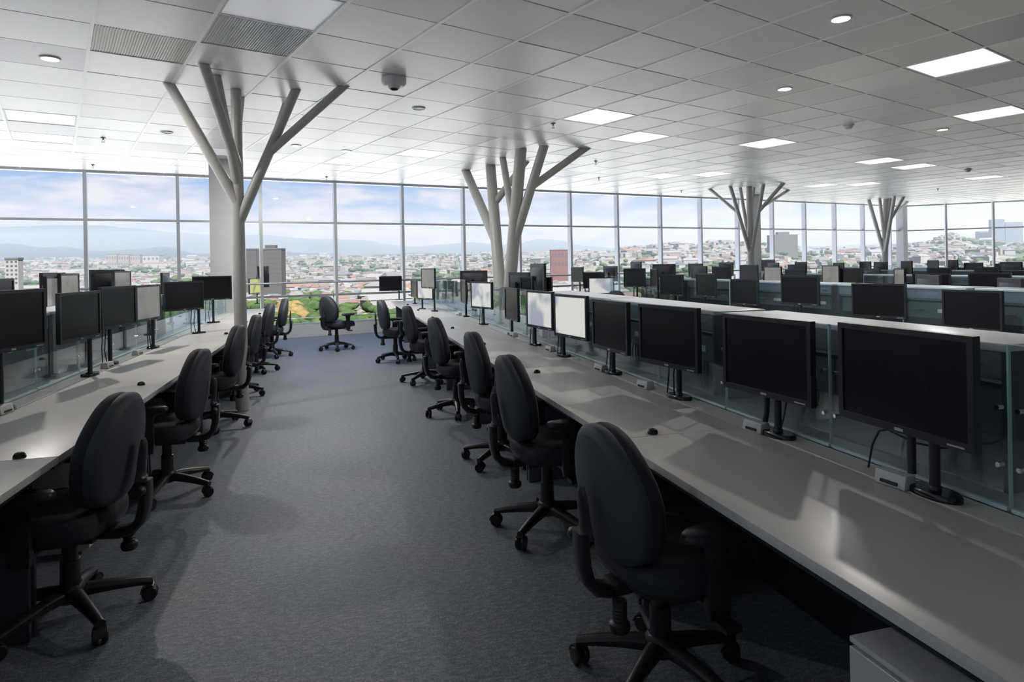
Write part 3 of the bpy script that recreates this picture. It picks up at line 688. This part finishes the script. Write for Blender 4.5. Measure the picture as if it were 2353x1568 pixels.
# farther rows, front desks
FAR = {
 'R2': [(2163, 2300, 667, 2235, 0), (1955, 2080, 652, 2030, 0), (1793, 1880, 634, 1842, 0), (1677, 1740, 642, 1708, 0), (1597, 1643, 629, 1622, 0), (1515, 1568, 631, None, 0), (1494, 1508, 618, None, 0), (1432, 1481, 617, None, 0), (1350, 1411, 638, None, 1), (1339, 1388, 626, None, 0), (1312, 1338, 614, None, 0)],
 'R3': [(2223, 2323, 627, None, 0), (2095, 2183, 629, None, 0), (2053, 2077, 617, None, 2), (1928, 1979, 616, None, 0), (1888, 1927, 610, None, 2), (1803, 1850, 619, None, 0), (1755, 1794, 613, None, 2), (1700, 1740, 609, None, 0), (1635, 1679, 613, None, 0), (1581, 1613, 606, None, 0)],
 'R4': [(2295, 2353, 622, None, 0), (2237, 2295, 614, None, 0), (2129, 2184, 616, None, 0), (2070, 2094, 600, None, 0), (1975, 1999, 601, None, 0), (1914, 1937, 604, None, 0), (1826, 1852, 602, None, 0), (1749, 1779, 597, None, 0)],
 'R5': [(2285, 2335, 606, None, 0), (2215, 2257, 604, None, 0), (2178, 2200, 597, None, 0), (2130, 2155, 598, None, 0)],
}
for key, lst in FAR.items():
    for k, (x0, x1, yt, pxx, g) in enumerate(lst):
        monitor(key, UG[key]-.165, 1, x0, x1, yt, pxx, gloss=g, detail=(key == 'R2'), cable=1 if key == 'R2' and k < 5 else 0, label=nm(PHR[key], k, len(lst)))
FARB = {'R2': [(2300, 2352, 640), (2107, 2165, 632), (1590, 1626, 612), (1501, 1553, 607), (1452, 1474, 602), (1388, 1419, 612)], 'R3': [(1986, 2024, 617), (1812, 1853, 608), (1766, 1791, 604), (1654, 1685, 603)], 'R4': [(2300, 2350, 602), (2010, 2040, 602)]}
for key, lst in FARB.items():
    for k, (x0, x1, yt) in enumerate(lst):
        monitor(key, UG[key]+.60, 1, x0, x1, yt, flip=True, detail=False, label=nm('desks behind ' + PHR[key], k, len(lst), 'black monitor back'))

# ------------------------------------------------------------------ office chairs (local: facing +x, origin on the floor)
def chair_meshes():
    D = {}; DZ = -.07
    b = MB(); rings = []
    for k in range(9):
        s_ = k/8; x = .03+.275*s_; z = .142-.050*s_**1.5; w = .034-.014*s_; h = .046-.022*s_
        rings.append([(x, -w*.7, z-h), (x, -w, z-h*.35), (x, -w*.85, z-.004), (x, -w*.4, z+.005), (x, w*.4, z+.005), (x, w*.85, z-.004), (x, w, z-h*.35), (x, w*.7, z-h)])
    b.loft(rings, 'black_plastic'); D['base_arm'] = b.mesh('base_arm', 45)
    b = MB(); b.lathe([(.045, .085), (.056, .095), (.054, .148), (.042, .160)], 'black_plastic', n=24); D['hub'] = b.mesh('hub', 45)
    b = MB()
    for s_ in (-1, 1):
        pr = [(.012, .005), (.029, .005), (.033, .010), (.033, .020), (.028, .027), (.012, .029)]
        rings = [[(r*math.cos(2*PI*k/20), s_*y, .033+r*math.sin(2*PI*k/20)) for k in range(20)] for r, y in pr]; b.loft(rings, 'caster_rubber')
    D['wheel'] = b.mesh('wheels', 45)
    b = MB(); b.tube([(0, 0, .033), (0, 0, .086)], .009, 'black_plastic', 10)
    rings = []
    for k in range(9):
        a = PI*(.02+.62*k/8); rings.append([(.038*math.cos(a), -.024, .033+.038*math.sin(a)), (.039*math.cos(a), 0, .033+.039*math.sin(a)), (.038*math.cos(a), .024, .033+.038*math.sin(a)), (.034*math.cos(a), .024, .033+.034*math.sin(a)), (.034*math.cos(a), -.024, .033+.034*math.sin(a))])
    b.loft(rings, 'black_plastic'); D['hood'] = b.mesh('hood', 45)
    b = MB(); b.lathe([(.039, .158), (.037, .262), (.033, .264)], 'black_plastic', n=24); D['gas_column'] = b.mesh('gas_column', 45)
    b = MB(); b.lathe([(.030, .17), (.030, .318)], 'black_plastic', n=24); D['piston'] = b.mesh('piston', 45)
    b = MB(); b.box(-.13, .12, -.085, .085, .385+DZ, .430+DZ, 'black_plastic'); b.box(-.20, -.10, -.045, .045, .392+DZ, .428+DZ, 'black_plastic'); D['mechanism'] = b.mesh('mechanism', 40, .006, 2)
    b = MB(); rings = []; n = 44
    for sc, z in ((.86, .426), (.975, .436), (1.0, .456), (1.004, .482), (.985, .506), (.92, .523), (.72, .532), (.35, .529), (.02, .527)):
        rg = []
        for k in range(n):
            a = 2*PI*k/n; ca, sa = math.cos(a), math.sin(a); ex = .60
            x = math.copysign(abs(ca)**ex, ca)*.245*sc+.025; y = math.copysign(abs(sa)**ex, sa)*.25*sc*(1-.05*ca)
            dz = -.030*max(0, (x-.13)/.12)**2 if z > .44 else 0
            rg.append((x, y, z+DZ+dz+.012*(y/.245)**2*(1 if z > .5 else 0)))
        rings.append(rg)
    b.loft(rings[2:], 'fabric_seat'); D['seat'] = b.mesh('seat', 60)
    b = MB(); b.loft(rings[:3], 'black_plastic'); D['seat_pan'] = b.mesh('seat_pan', 60)
    O = []
    for k in range(56):
        a = 2*PI*k/56; ca, sa = math.cos(a), math.sin(a); ex = .74 if sa > 0 else .60
        cy = math.copysign(abs(ca)**ex, ca); cz = math.copysign(abs(sa)**(.80 if sa > 0 else .62), sa)
        O.append((.226*cy*(1-.34*max(0, cz)**1.5-.05*max(0, -cz)), .228*cz))
    def place(x, y, z):   # curve round the sitter and lean back
        zz = .735 + z; xx = x + .85*y*y + .018*(z/.26)**2
        return (xx-.262-(zz-.5)*.12+.02, y, zz+DZ+.03)
    b = MB(); rings = []
    for sc, x in ((1.0, -.001), (1.002, -.010), (1.0, -.026), (.985, -.036), (.955, -.042), (.875, -.050), (.845, -.051), (.6, -.052), (.3, -.053), (.02, -.053)):
        rings.append([place(x, y*sc, z*sc) for y, z in O])
    b.loft(rings, 'fabric_back'); D['back_shell'] = b.mesh('back_shell', 60)
    b = MB(); rings = []
    for sc, x in ((.975, .000), (.998, .004), (1.006, .024), (.99, .046), (.93, .062), (.80, .068), (.5, .066), (.2, .060), (.02, .059)):
        rings.append([place(x, y*sc, z*sc) for y, z in O])
    b.loft(rings, 'fabric_seat'); D['back_cushion'] = b.mesh('back_cushion', 60)
    ctrl = [(-.13, .408), (-.20, .400), (-.265, .398), (-.315, .410), (-.348, .445), (-.362, .50), (-.366, .56), (-.366, .615)]; rings = []
    for k, (x, z) in enumerate(ctrl):
        p0 = ctrl[max(0, k-1)]; p1 = ctrl[min(len(ctrl)-1, k+1)]; tx, tz = p1[0]-p0[0], p1[1]-p0[1]; L = math.hypot(tx, tz); nx, nz = -tz/L, tx/L
        w, h = .040, .020
        rings.append([(x+nx*h*a_, y_*w, z+nz*h*a_+DZ) for a_, y_ in ((-1, -.7), (-.5, -1), (.5, -1), (1, -.7), (1, .7), (.5, 1), (-.5, 1), (-1, .7))])
    b = MB(); b.loft(rings, 'black_plastic'); D['back_bar'] = b.mesh('back_bar', 50)
    b = MB(); rings = []
    for z, w, dp in ((.600, .046, .030), (.612, .047, .034), (.622, .040, .026), (.66, .036, .024), (.72, .034, .022), (.755, .030, .018), (.778, .020, .008)):
        x = -.340-.12*(z-.62)
        rings.append([(x-dp*math.cos(a), w*math.sin(a), z+DZ+.015) for a in [PI*(-.5+j_/9) for j_ in range(10)]])
    b.loft(rings, 'black_plastic'); D['bar_cover'] = b.mesh('bar_cover', 50)
    b = MB(); b.lathe([(.016, 0), (.021, .006), (.021, .028), (.014, .036)], 'black_plastic', n=14); D['knob'] = b.mesh('height_knob', 45)
    b = MB(); b.lathe([(.024, .325), (.026, .315)]+[(.026-.003*(k % 2), .312-k*.006) for k in range(10)]+[(.034, .25), (.036, .235), (.030, .222)], 'black_plastic', (-.205, -.075, 0), 16); D['tension_knob'] = b.mesh('tension_knob', 45)
    b = MB(); b.tube([(.04, -.06, .405+DZ), (.05, -.19, .392+DZ), (.055, -.265, .375+DZ)], .0065, 'black_plastic', 8); b.box(.025, .085, -.335, -.265, .362+DZ, .380+DZ, 'black_plastic'); D['lever'] = b.mesh('lever', 45)
    b = MB(); b.box(-.02, .055, .10, .29, .414+DZ, .432+DZ, 'black_plastic'); D['arm_bracket'] = b.mesh('arm_bracket', 40, .003, 1)
    b = MB(); rings = []
    for z, w, d_ in ((.385, .036, .014), (.43, .042, .017), (.59, .036, .014), (.640, .050, .018)):
        rings.append([(.018-w, .276-d_, z+DZ), (.018+w, .276-d_, z+DZ), (.018+w, .276+d_, z+DZ), (.018-w, .276+d_, z+DZ)])
    b.loft(rings, 'black_plastic'); D['arm_post'] = b.mesh('arm_post', 40, .004, 2)
    b = MB(); rings = []
    for sc, z in ((.84, .640), (1, .650), (1, .664), (.9, .676), (.4, .679)):
        rg = []
        for k in range(28):
            a = 2*PI*k/28; ca, sa = math.cos(a), math.sin(a); rg.append((math.copysign(abs(ca)**.55, ca)*.130*sc+.025, .276+math.copysign(abs(sa)**.55, sa)*.046*sc*(1+.12*ca), z+DZ))
        rings.append(rg)
    b.loft(rings, 'black_plastic'); D['arm_pad'] = b.mesh('arm_pad', 50)
    return D
CM = chair_meshes()
def mirror(me, name):
    k = me.copy(); k.transform(Matrix.Scale(-1, 4, (0, 1, 0))); k.flip_normals(); k.name = name; return k
CMR = {k: mirror(CM[k], k) for k in ('arm_bracket', 'arm_post', 'arm_pad')}
def chair(x, y, face, label, group='office chairs', baserot=None, back_dz=0.0, lift=.05):
    t = thing('office_chair', label, 'chair', (x, y, 0), face, group)
    br = random.uniform(0, 2*PI/5) if baserot is None else baserot-face
    ob('hub', CM['hub'], t); gc = ob('gas_column', CM['gas_column'], t); ob('piston', CM['piston'], gc, (0, 0, lift))
    for k in range(5):
        a = br+k*2*PI/5; arm = ob('base_arm', CM['base_arm'], t, (0, 0, 0), (0, 0, a))
        ca = random.uniform(0, 2*PI)
        c_ = ob('caster', CM['hood'], t, (.295*math.cos(a), .295*math.sin(a), 0), (0, 0, ca)); ob('wheel', CM['wheel'], c_)
    for k in ('mechanism', 'seat', 'seat_pan', 'tension_knob', 'lever'): ob(k, CM[k], t, (.035 if k[:4] == 'seat' else 0, 0, lift))
    for k in ('back_shell', 'back_cushion', 'back_bar', 'bar_cover'): ob(k, CM[k], t, (.06, 0, lift+(back_dz if k != 'back_bar' else 0)))
    ob('height_knob', CM['knob'], t, (-.306, .041, .515+lift), (-PI/2, 0, 0))
    for q in (CM, CMR):
        for k in ('arm_bracket', 'arm_post', 'arm_pad'): ob(k, q[k], t, (.02, 0, lift))
    return t
rd = math.radians
RC = [(1.09, 2.10, 5, rd(75), .025), (1.11, 3.45, 0, rd(80), .06), (1.18, 4.75, -3, rd(150), .06), (1.13, 6.4, 2, rd(190), .05), (1.06, 8.3, 0, rd(160), .06), (.86, 10.3, 4, rd(200), .05)]
for k, (x, y, a, br, lf) in enumerate(RC):
    chair(x, y, rd(a), 'black swivel chair, %s from window, tucked under %s' % (ORD[len(RC)-1-k], PHR['R1']), baserot=br, back_dz=-.025 if k == 0 else 0, lift=lf)
LC = [(-1.12, 3.16, 173, rd(20), .035), (-1.11, 4.75, 178, rd(-25), .03), (-1.13, 6.62, 180, rd(-10), .03), (-1.15, 8.2, 183, rd(-20), .02), (-1.16, 10.0, 180, rd(10), .06), (-1.08, 11.6, 182, rd(0), .05)]
for k, (x, y, a, br, lf) in enumerate(LC):
    chair(x, y, rd(a), 'black swivel chair, %s from window, tucked under %s' % (ORD[len(LC)-1-k], PHR['L1']), baserot=br, lift=lf)
chair(-.03, 12.15, rd(38), 'black swivel chair standing alone in the aisle before the window', baserot=rd(200), lift=.06)
def at_row_x(px, u): return atu(px, 640, u).y
for k, (px, u) in enumerate([(1440, 4.15), (1560, 4.15), (1700, 4.15), (1905, 4.2), (2060, 4.2)]):
    chair(u, at_row_x(px, u), rd(15), 'black swivel chair, %s from window, at %s' % (ORD[k], PHR['R2']), back_dz=.1 if k == 0 else 0)
for k, (px, u) in enumerate([(1870, 7.5), (2040, 7.55), (2200, 7.5)]):
    chair(u, at_row_x(px, u), rd(-10), 'black swivel chair, %s from window, at %s' % (ORD[k], PHR['R3']))

# drawer pedestals under the desks
def pedestal(x, y, rot, label):
    t = thing('pedestal', label, 'drawer unit', (x, y, 0), rot, 'drawer pedestals')
    b = MB(); b.box(.012, .56, 0, .41, .03, .575, 'pedestal_white'); ob('body', b.mesh('body', 40, .004, 2), t)
    b = MB(); b.box(0, .565, -.003, .413, .577, .592, 'pedestal_white'); ob('top', b.mesh('top', 40, .004, 2), t)
    for z0, z1 in ((.04, .30), (.305, .435), (.44, .572)):
        b = MB(); b.box(-.006, .010, .003, .407, z0, z1, 'pedestal_white'); d = ob('drawer', b.mesh('drawer', 40, .002, 1), t)
        b = MB(); b.box(-.016, -.0065, .14, .27, z1-.045, z1-.035, 'chrome'); ob('handle', b.mesh('handle'), d)
    for yy in (.05, .36):
        for xx in (.06, .50):
            b = MB(); b.lathe([(.016, 0), (.016, .03)], 'caster_rubber', (xx, yy, 0), 10); ob('caster', b.mesh('caster', 50), t)
    return t
pedestal(1.15, .86, 0, 'white drawer pedestal under the desk next to the foremost swivel chair')
pedestal(-1.28, 4.25, PI, 'white drawer pedestal under the desk row beside the slim tree post')
pedestal(1.30, 7.62, 0, 'white drawer pedestal deep under the desk row facing the slim tree post')

# ------------------------------------------------------------------ outside: added bounce slabs, plain, town, hills
def noise_mat(name, stops, scale, k_=.58, coord='Object', rough=.9, detail=6.0, stretch=(1, 1, 1)):
    mt, b, t = bsdf(name, (.3, .3, .3), rough, 0, .1)
    tcx = N(t, 'ShaderNodeTexCoord'); mpx = N(t, 'ShaderNodeMapping'); mpx.inputs['Scale'].default_value = stretch; t.links.new(tcx.outputs[coord], mpx.inputs[0])
    n = N(t, 'ShaderNodeTexNoise', i_Scale=scale, i_Detail=detail, i_Roughness=.62); t.links.new(mpx.outputs[0], n.inputs['Vector'])
    r = ramp(t, [(p_, tuple(x_*k_ for x_ in c_)) for p_, c_ in stops]); t.links.new(n.outputs[0], r.inputs[0]); t.links.new(r.outputs[0], b.inputs['Base Color'])
noise_mat('ground_near', [(.30, (.10, .13, .035)), (.45, (.20, .22, .07)), (.55, (.30, .26, .15)), (.68, (.36, .31, .24))], .035)
noise_mat('plain', [(.32, (.050, .075, .050)), (.47, (.10, .12, .08)), (.56, (.22, .20, .17)), (.66, (.30, .27, .23))], .006)
noise_mat('hill_forest', [(.35, (.030, .050, .052)), (.6, (.055, .080, .070))], .0012)
noise_mat('bounce_white', [(.3, (.72, .71, .69)), (.7, (.80, .79, .77))], 2.0, 1.0)
SF = .33
for nm_, col in (('house_white', (.56, .53, .51)), ('house_cream', (.42, .36, .29)), ('house_pink', (.46, .36, .32)), ('roof_terracotta', (.34, .20, .15)), ('roof_grey', (.22, .22, .23)), ('roof_pale', (.36, .34, .33)), ('tower_stone', (.17, .155, .14)), ('window_dark', (.16, .17, .19)), ('tower_blue', (.20, .25, .32)), ('roof_red', (.32, .16, .14))):
    bsdf(nm_, tuple(c_*SF for c_ in col), .8, 0, .2)
noise_mat('leaves', [(.35, (.030, .058, .020)), (.65, (.075, .11, .035))], .15)
noise_mat('leaves_bright', [(.35, (.10, .14, .03)), (.65, (.24, .25, .06))], .15)
noise_mat('leaves_autumn', [(.35, (.14, .10, .04)), (.65, (.24, .17, .07))], .15)
# unseen white slabs added below the windows to bounce sunlight onto the ceiling
q = MB(); oriented(q, WC, WD, WN, S0-34, S1+14, -42, -.5, -3.6, -3.2, 'bounce_white')
oriented(q, P1, WD2, WN2, -2, L2+22, -30, -.5, -3.9, -3.61, 'bounce_white')
oriented(q, Vector((P2.x, YB, 0)), Vector((0, 1, 0)), Vector((-1, 0, 0)), -6, 22, -26, -.5, -4.2, -3.91, 'bounce_white')
oriented(q, WC, WD, WN, S0-9, S0-2, -.5, 20, -3.6, -3.2, 'bounce_white')
ob('bounce_slabs', q.mesh('bounce_slabs'), None, kind='structure')
def interp(tab, x):
    if x <= tab[0][0]: return tab[0][1]
    for (a, va), (b_, vb) in zip(tab, tab[1:]):
        if x <= b_: k = (x-a)/(b_-a); k = k*k*(3-2*k); return va+(vb-va)*k
    return tab[-1][1]
RIDGE = [(-1400, 90), (-400, 92), (0, 107), (120, 109), (230, 107), (300, 99), (417, 87), (480, 81), (600, 79), (650, 74), (690, 69), (750, 66), (840, 62), (900, 50), (960, 45), (1010, 49), (1085, 53), (1150, 46), (1190, 48), (1240, 58), (1285, 54), (1340, 40), (1420, 33), (1500, 33), (1560, 38), (1700, 34), (1900, 30), (2100, 34), (2200, 52), (2280, 44), (2400, 40), (3600, 60)]
FOOT = [(-1400, 50), (0, 66), (130, 62), (260, 46), (380, 55), (470, 40), (600, 44), (720, 36), (840, 26), (960, 30), (1090, 24), (1240, 22), (1400, 24), (1800, 20), (3600, 24)]
TOWN = [(-1400, -30), (900, -30), (1300, -22), (1380, 10), (1450, 30), (1500, 30), (1545, 38), (1600, 34), (1680, 38), (1760, 34), (1840, 14), (1960, 16), (2060, 22), (2130, 30), (2185, 46), (2250, 30), (2353, 22), (3600, 20)]
def groundz(x, Z):
    """terrain height relative to the eye at picture-azimuth x and depth Z"""
    q_ = min(1, max(0, (Z-430)/2600)); base = -38.0+84*q_*q_*(3-2*q_)
    def hump(px, Zc, w, floor=base):
        g = math.exp(-((Z-Zc)/w)**2) if Z < Zc else math.exp(-((Z-Zc)/(w*2.5))**2)
        return floor+(px*Zc/FPX-floor)*g
    wob = 1+.05*math.sin(x*.021+Z*.002)+.03*math.sin(x*.053)
    return max(base+1.5*math.sin(x*.01+Z*.013), hump(interp(TOWN, x)*1.0, 2200, 750), hump(interp(FOOT, x)*wob, 4200, 900), hump(interp(RIDGE, x), 6800, 1500))
def gpt(x, Z):
    X = (x-1176.5)/FPX*Z; p = r0*X+f0*Z; return Vector((p.x, p.y, HC+groundz(x, Z)))
xs = [-1500+i*20 for i in range(int(5200/20)+1)]
Zs = [60, 120, 180, 250, 330, 420, 520, 640, 720, 800, 880, 960, 1040, 1120, 1200, 1280, 1400, 1600, 1900, 2200, 2500, 2800, 3100, 3400, 3700, 3950, 4200, 4500, 4900, 5300, 5700, 6000, 6300, 6550, 6800, 7200, 7800, 9000]
b = MB(); vs = [gpt(x, Z) for Z in Zs for x in xs]; nx = len(xs)
for zi in range(len(Zs)-1):
    mat = 'ground_near' if Zs[zi] < 420 else ('plain' if Zs[zi] < 2800 else 'hill_forest')
    k0 = zi*nx
    b.m += [b.mi(mat)]*(nx-1); b.f += [(k0+i, k0+i+1, k0+nx+i+1, k0+nx+i) for i in range(nx-1)]
b.v = [tuple(v) for v in vs]
ob('terrain', b.mesh('terrain', 60), None, kind='structure')
def house(b, p, w, d, h, rz, wall, roof, pitched):
    c_, s_ = math.cos(rz), math.sin(rz)
    def P(x, y, z): return (p.x+x*c_-y*s_, p.y+x*s_+y*c_, p.z+z)
    z0 = -6
    v = [P(-w, -d, z0), P(w, -d, z0), P(w, d, z0), P(-w, d, z0), P(-w, -d, h), P(w, -d, h), P(w, d, h), P(-w, d, h)]
    b.add(v, [(0, 1, 5, 4), (1, 2, 6, 5), (2, 3, 7, 6), (3, 0, 4, 7)], wall)
    if pitched: b.add([P(-w*1.06, -d*1.06, h), P(w*1.06, -d*1.06, h), P(w*1.06, d*1.06, h), P(-w*1.06, d*1.06, h), P(-w*.9, 0, h+d*.55), P(w*.9, 0, h+d*.55)], [(0, 1, 5, 4), (2, 3, 4, 5), (1, 2, 5), (3, 0, 4)], roof)
    else: b.add(v[4:], [(0, 1, 2, 3)], roof)
b = MB(); rnd = random.Random(3)
for k in range(9000):
    x = rnd.uniform(-900, 3200); Z = 560*math.exp(rnd.random()**.8*math.log(3000/560))
    if x > 1330 and rnd.random() < .6: Z = rnd.uniform(1150, 2230)
    if math.sin(x*.013+Z*.004)+math.sin(Z*.011-x*.02) < -.55: continue
    big = rnd.random() < .10
    w, d, h = (rnd.uniform(10, 24), rnd.uniform(7, 12), rnd.uniform(6, 12)) if big else (rnd.uniform(4, 8.5), rnd.uniform(4, 6.5), rnd.uniform(3, 7))
    house(b, gpt(x, Z), w, d, h, rnd.uniform(0, PI), rnd.choice(['house_white', 'house_white', 'house_cream', 'house_pink']), rnd.choice(['roof_terracotta', 'roof_pale', 'roof_pale', 'roof_grey', 'roof_pale']), not big or rnd.random() < .4)
ob('town_houses', b.mesh('town_houses'), None, kind='stuff', label='countless pale houses with tiled roofs spread over the plain and hill', category='houses')
def blob(b, p, r, h, mat, rg):
    n = 7; rings = []
    for q_ in range(4):
        a = PI*(.06+.88*q_/3); rr = math.sin(a); rings.append([(p.x+r*rr*rg.uniform(.8, 1.2)*math.cos(2*PI*k/n), p.y+r*rr*rg.uniform(.8, 1.2)*math.sin(2*PI*k/n), p.z+h*.5*(1-math.cos(a))) for k in range(n)])
    b.loft(rings, mat)
b = MB()
for k in range(5200):
    x = rnd.uniform(-900, 3200); Z = 380*math.exp(rnd.random()**.9*math.log(3200/380))
    if math.sin(x*.013+Z*.004)+math.sin(Z*.011-x*.02) > .5 and rnd.random() < .8: continue
    blob(b, gpt(x, Z), rnd.uniform(4, 11), rnd.uniform(5, 10), 'leaves', rnd)
ob('woodland', b.mesh('woodland', 80), None, kind='stuff', label='dark green trees scattered between the distant houses', category='trees')
b = MB()
for k in range(1500):
    x = rnd.uniform(-900, 3200); Z = rnd.uniform(200, 470)
    blob(b, gpt(x, Z), rnd.uniform(2.5, 7), rnd.uniform(3, 7), 'leaves_bright' if rnd.random() < .75 else 'leaves_autumn', rnd)
for k in range(26): blob(b, gpt(rnd.uniform(640, 695), rnd.uniform(440, 520)), rnd.uniform(4, 7), rnd.uniform(7, 13), 'leaves_autumn', rnd)
ob('hillside_bushes', b.mesh('hillside_bushes', 80), None, kind='stuff', label='sunlit yellow-green bushes on the slope below the windows', category='bushes')
# landmark buildings
def building(name, label, x0, x1, ytop, ybot, Z, wall, rows, cols, roof='roof_grey', depth=.5, crown=None):
    yh = PPY+ROLL*((x0+x1)/2-1176.5); w = (x1-x0)/FPX*Z; top = (yh-ytop)/FPX*Z; bot = min((yh-ybot)/FPX*Z, -6)
    c = r0*(((x0+x1)/2-1176.5)/FPX*Z)+f0*Z; zb = HC+min(groundz((x0+x1)/2, Z), bot)-4; hh = HC+top-zb
    t = thing(name, label, 'building', (c.x, c.y, zb), -YAW)
    bb = MB(); d = w*depth; bb.box(-w/2, w/2, 0, d, 0, hh, wall); ob('walls', bb.mesh('walls'), t)
    bb = MB(); bb.box(-w/2-.3, w/2+.3, -.3, d+.3, hh, hh+hh*.02+.3, roof); rf = ob('roof', bb.mesh('roof'), t)
    if crown: bb = MB(); bb.box(-w*.22, w*.22, d*.2, d*.7, hh+hh*.02+.3, hh*(1.02+crown)+.3, wall); ob('plant_room', bb.mesh('plant_room'), rf)
    vis = HC+bot-zb; pw = w/cols*.5; ph = (hh-max(vis, 0))/rows*.42
    bb = MB(); bb.box(-pw/2, pw/2, -.12, .02, -ph/2, ph/2, 'window_dark'); wm = bb.mesh('window')
    for r_ in range(rows):
        for c_ in range(cols): ob('window', wm, t, (-w/2+w*(c_+.5)/cols, 0, hh-(hh-max(vis, 0))*(r_+.5)/rows))
building('tower_block', 'broad grey-brown tower block standing beyond the corner windows', 1775, 1834, 541, 586, 1500, 'tower_stone', 5, 9, crown=.10)
building('apartment_block', 'dark apartment block on the plain beside the slim tree post', 592, 647, 574, 632, 700, 'tower_stone', 5, 6, crown=.06)
building('apartment_block', 'dark low apartment block half behind the slim tree post', 566, 590, 574, 600, 720, 'tower_stone', 3, 3)
building('white_tower', 'slim white tower standing alone among houses on the plain', 12, 42, 597, 655, 420, 'house_white', 6, 3)
building('cream_block', 'long cream apartment block on the hillside town', 1598, 1646, 564, 592, 1750, 'house_cream', 4, 7)
building('red_roof_hall', 'red roofed hall on the edge of the town', 1265, 1306, 576, 600, 900, 'roof_red', 2, 5, roof='roof_red')
building('skyscraper', 'hazy slim blue skyscraper beyond the glazed corner', 2283, 2310, 506, 565, 2300, 'tower_blue', 9, 4)
building('skyscraper', 'hazy broad blue skyscraper behind the slim one', 2312, 2352, 512, 565, 2400, 'tower_blue', 9, 5)
building('skyscraper', 'hazy low blue tower beside the slim skyscraper', 2252, 2280, 533, 565, 2350, 'tower_blue', 6, 4)
for k, (x0, x1) in enumerate([(244, 268), (272, 296), (300, 322), (328, 366)]):
    building('terrace_block', '%s of four cream and pink apartment blocks in line on the plain' % ORD[k], x0, x1, 585+k, 602, 2100, ['house_pink', 'house_cream', 'house_pink', 'house_white'][k], 3, 4)

# thin haze lying over the plain
mt = bpy.data.materials.new('haze'); mt.use_nodes = True; t = mt.node_tree; t.nodes.clear()
vsn = N(t, 'ShaderNodeVolumeScatter'); vsn.inputs['Color'].default_value = (.80, .90, 1, 1); vsn.inputs['Density'].default_value = 2.7e-4; vsn.inputs['Anisotropy'].default_value = .35
vo = N(t, 'ShaderNodeOutputMaterial'); t.links.new(vsn.outputs[0], vo.inputs['Volume']); M['haze'] = mt
b = MB()
def hz(X, Z, z): p = r0*X+f0*Z; return (p.x, p.y, z)
Z0, Z1, W0, W1, zt = 560, 6500, 1800, 12000, 190
b.add([hz(-W0, Z0, -70), hz(W0, Z0, -70), hz(W1, Z1, -70), hz(-W1, Z1, -70), hz(-W0, Z0, zt), hz(W0, Z0, zt), hz(W1, Z1, zt*2), hz(-W1, Z1, zt*2)], [(3, 2, 1, 0), (4, 5, 6, 7), (0, 1, 5, 4), (1, 2, 6, 5), (2, 3, 7, 6), (3, 0, 4, 7)], 'haze')
ob('haze', b.mesh('haze'), None, kind='stuff', label='pale blue haze lying over the distant plain and hills', category='haze')
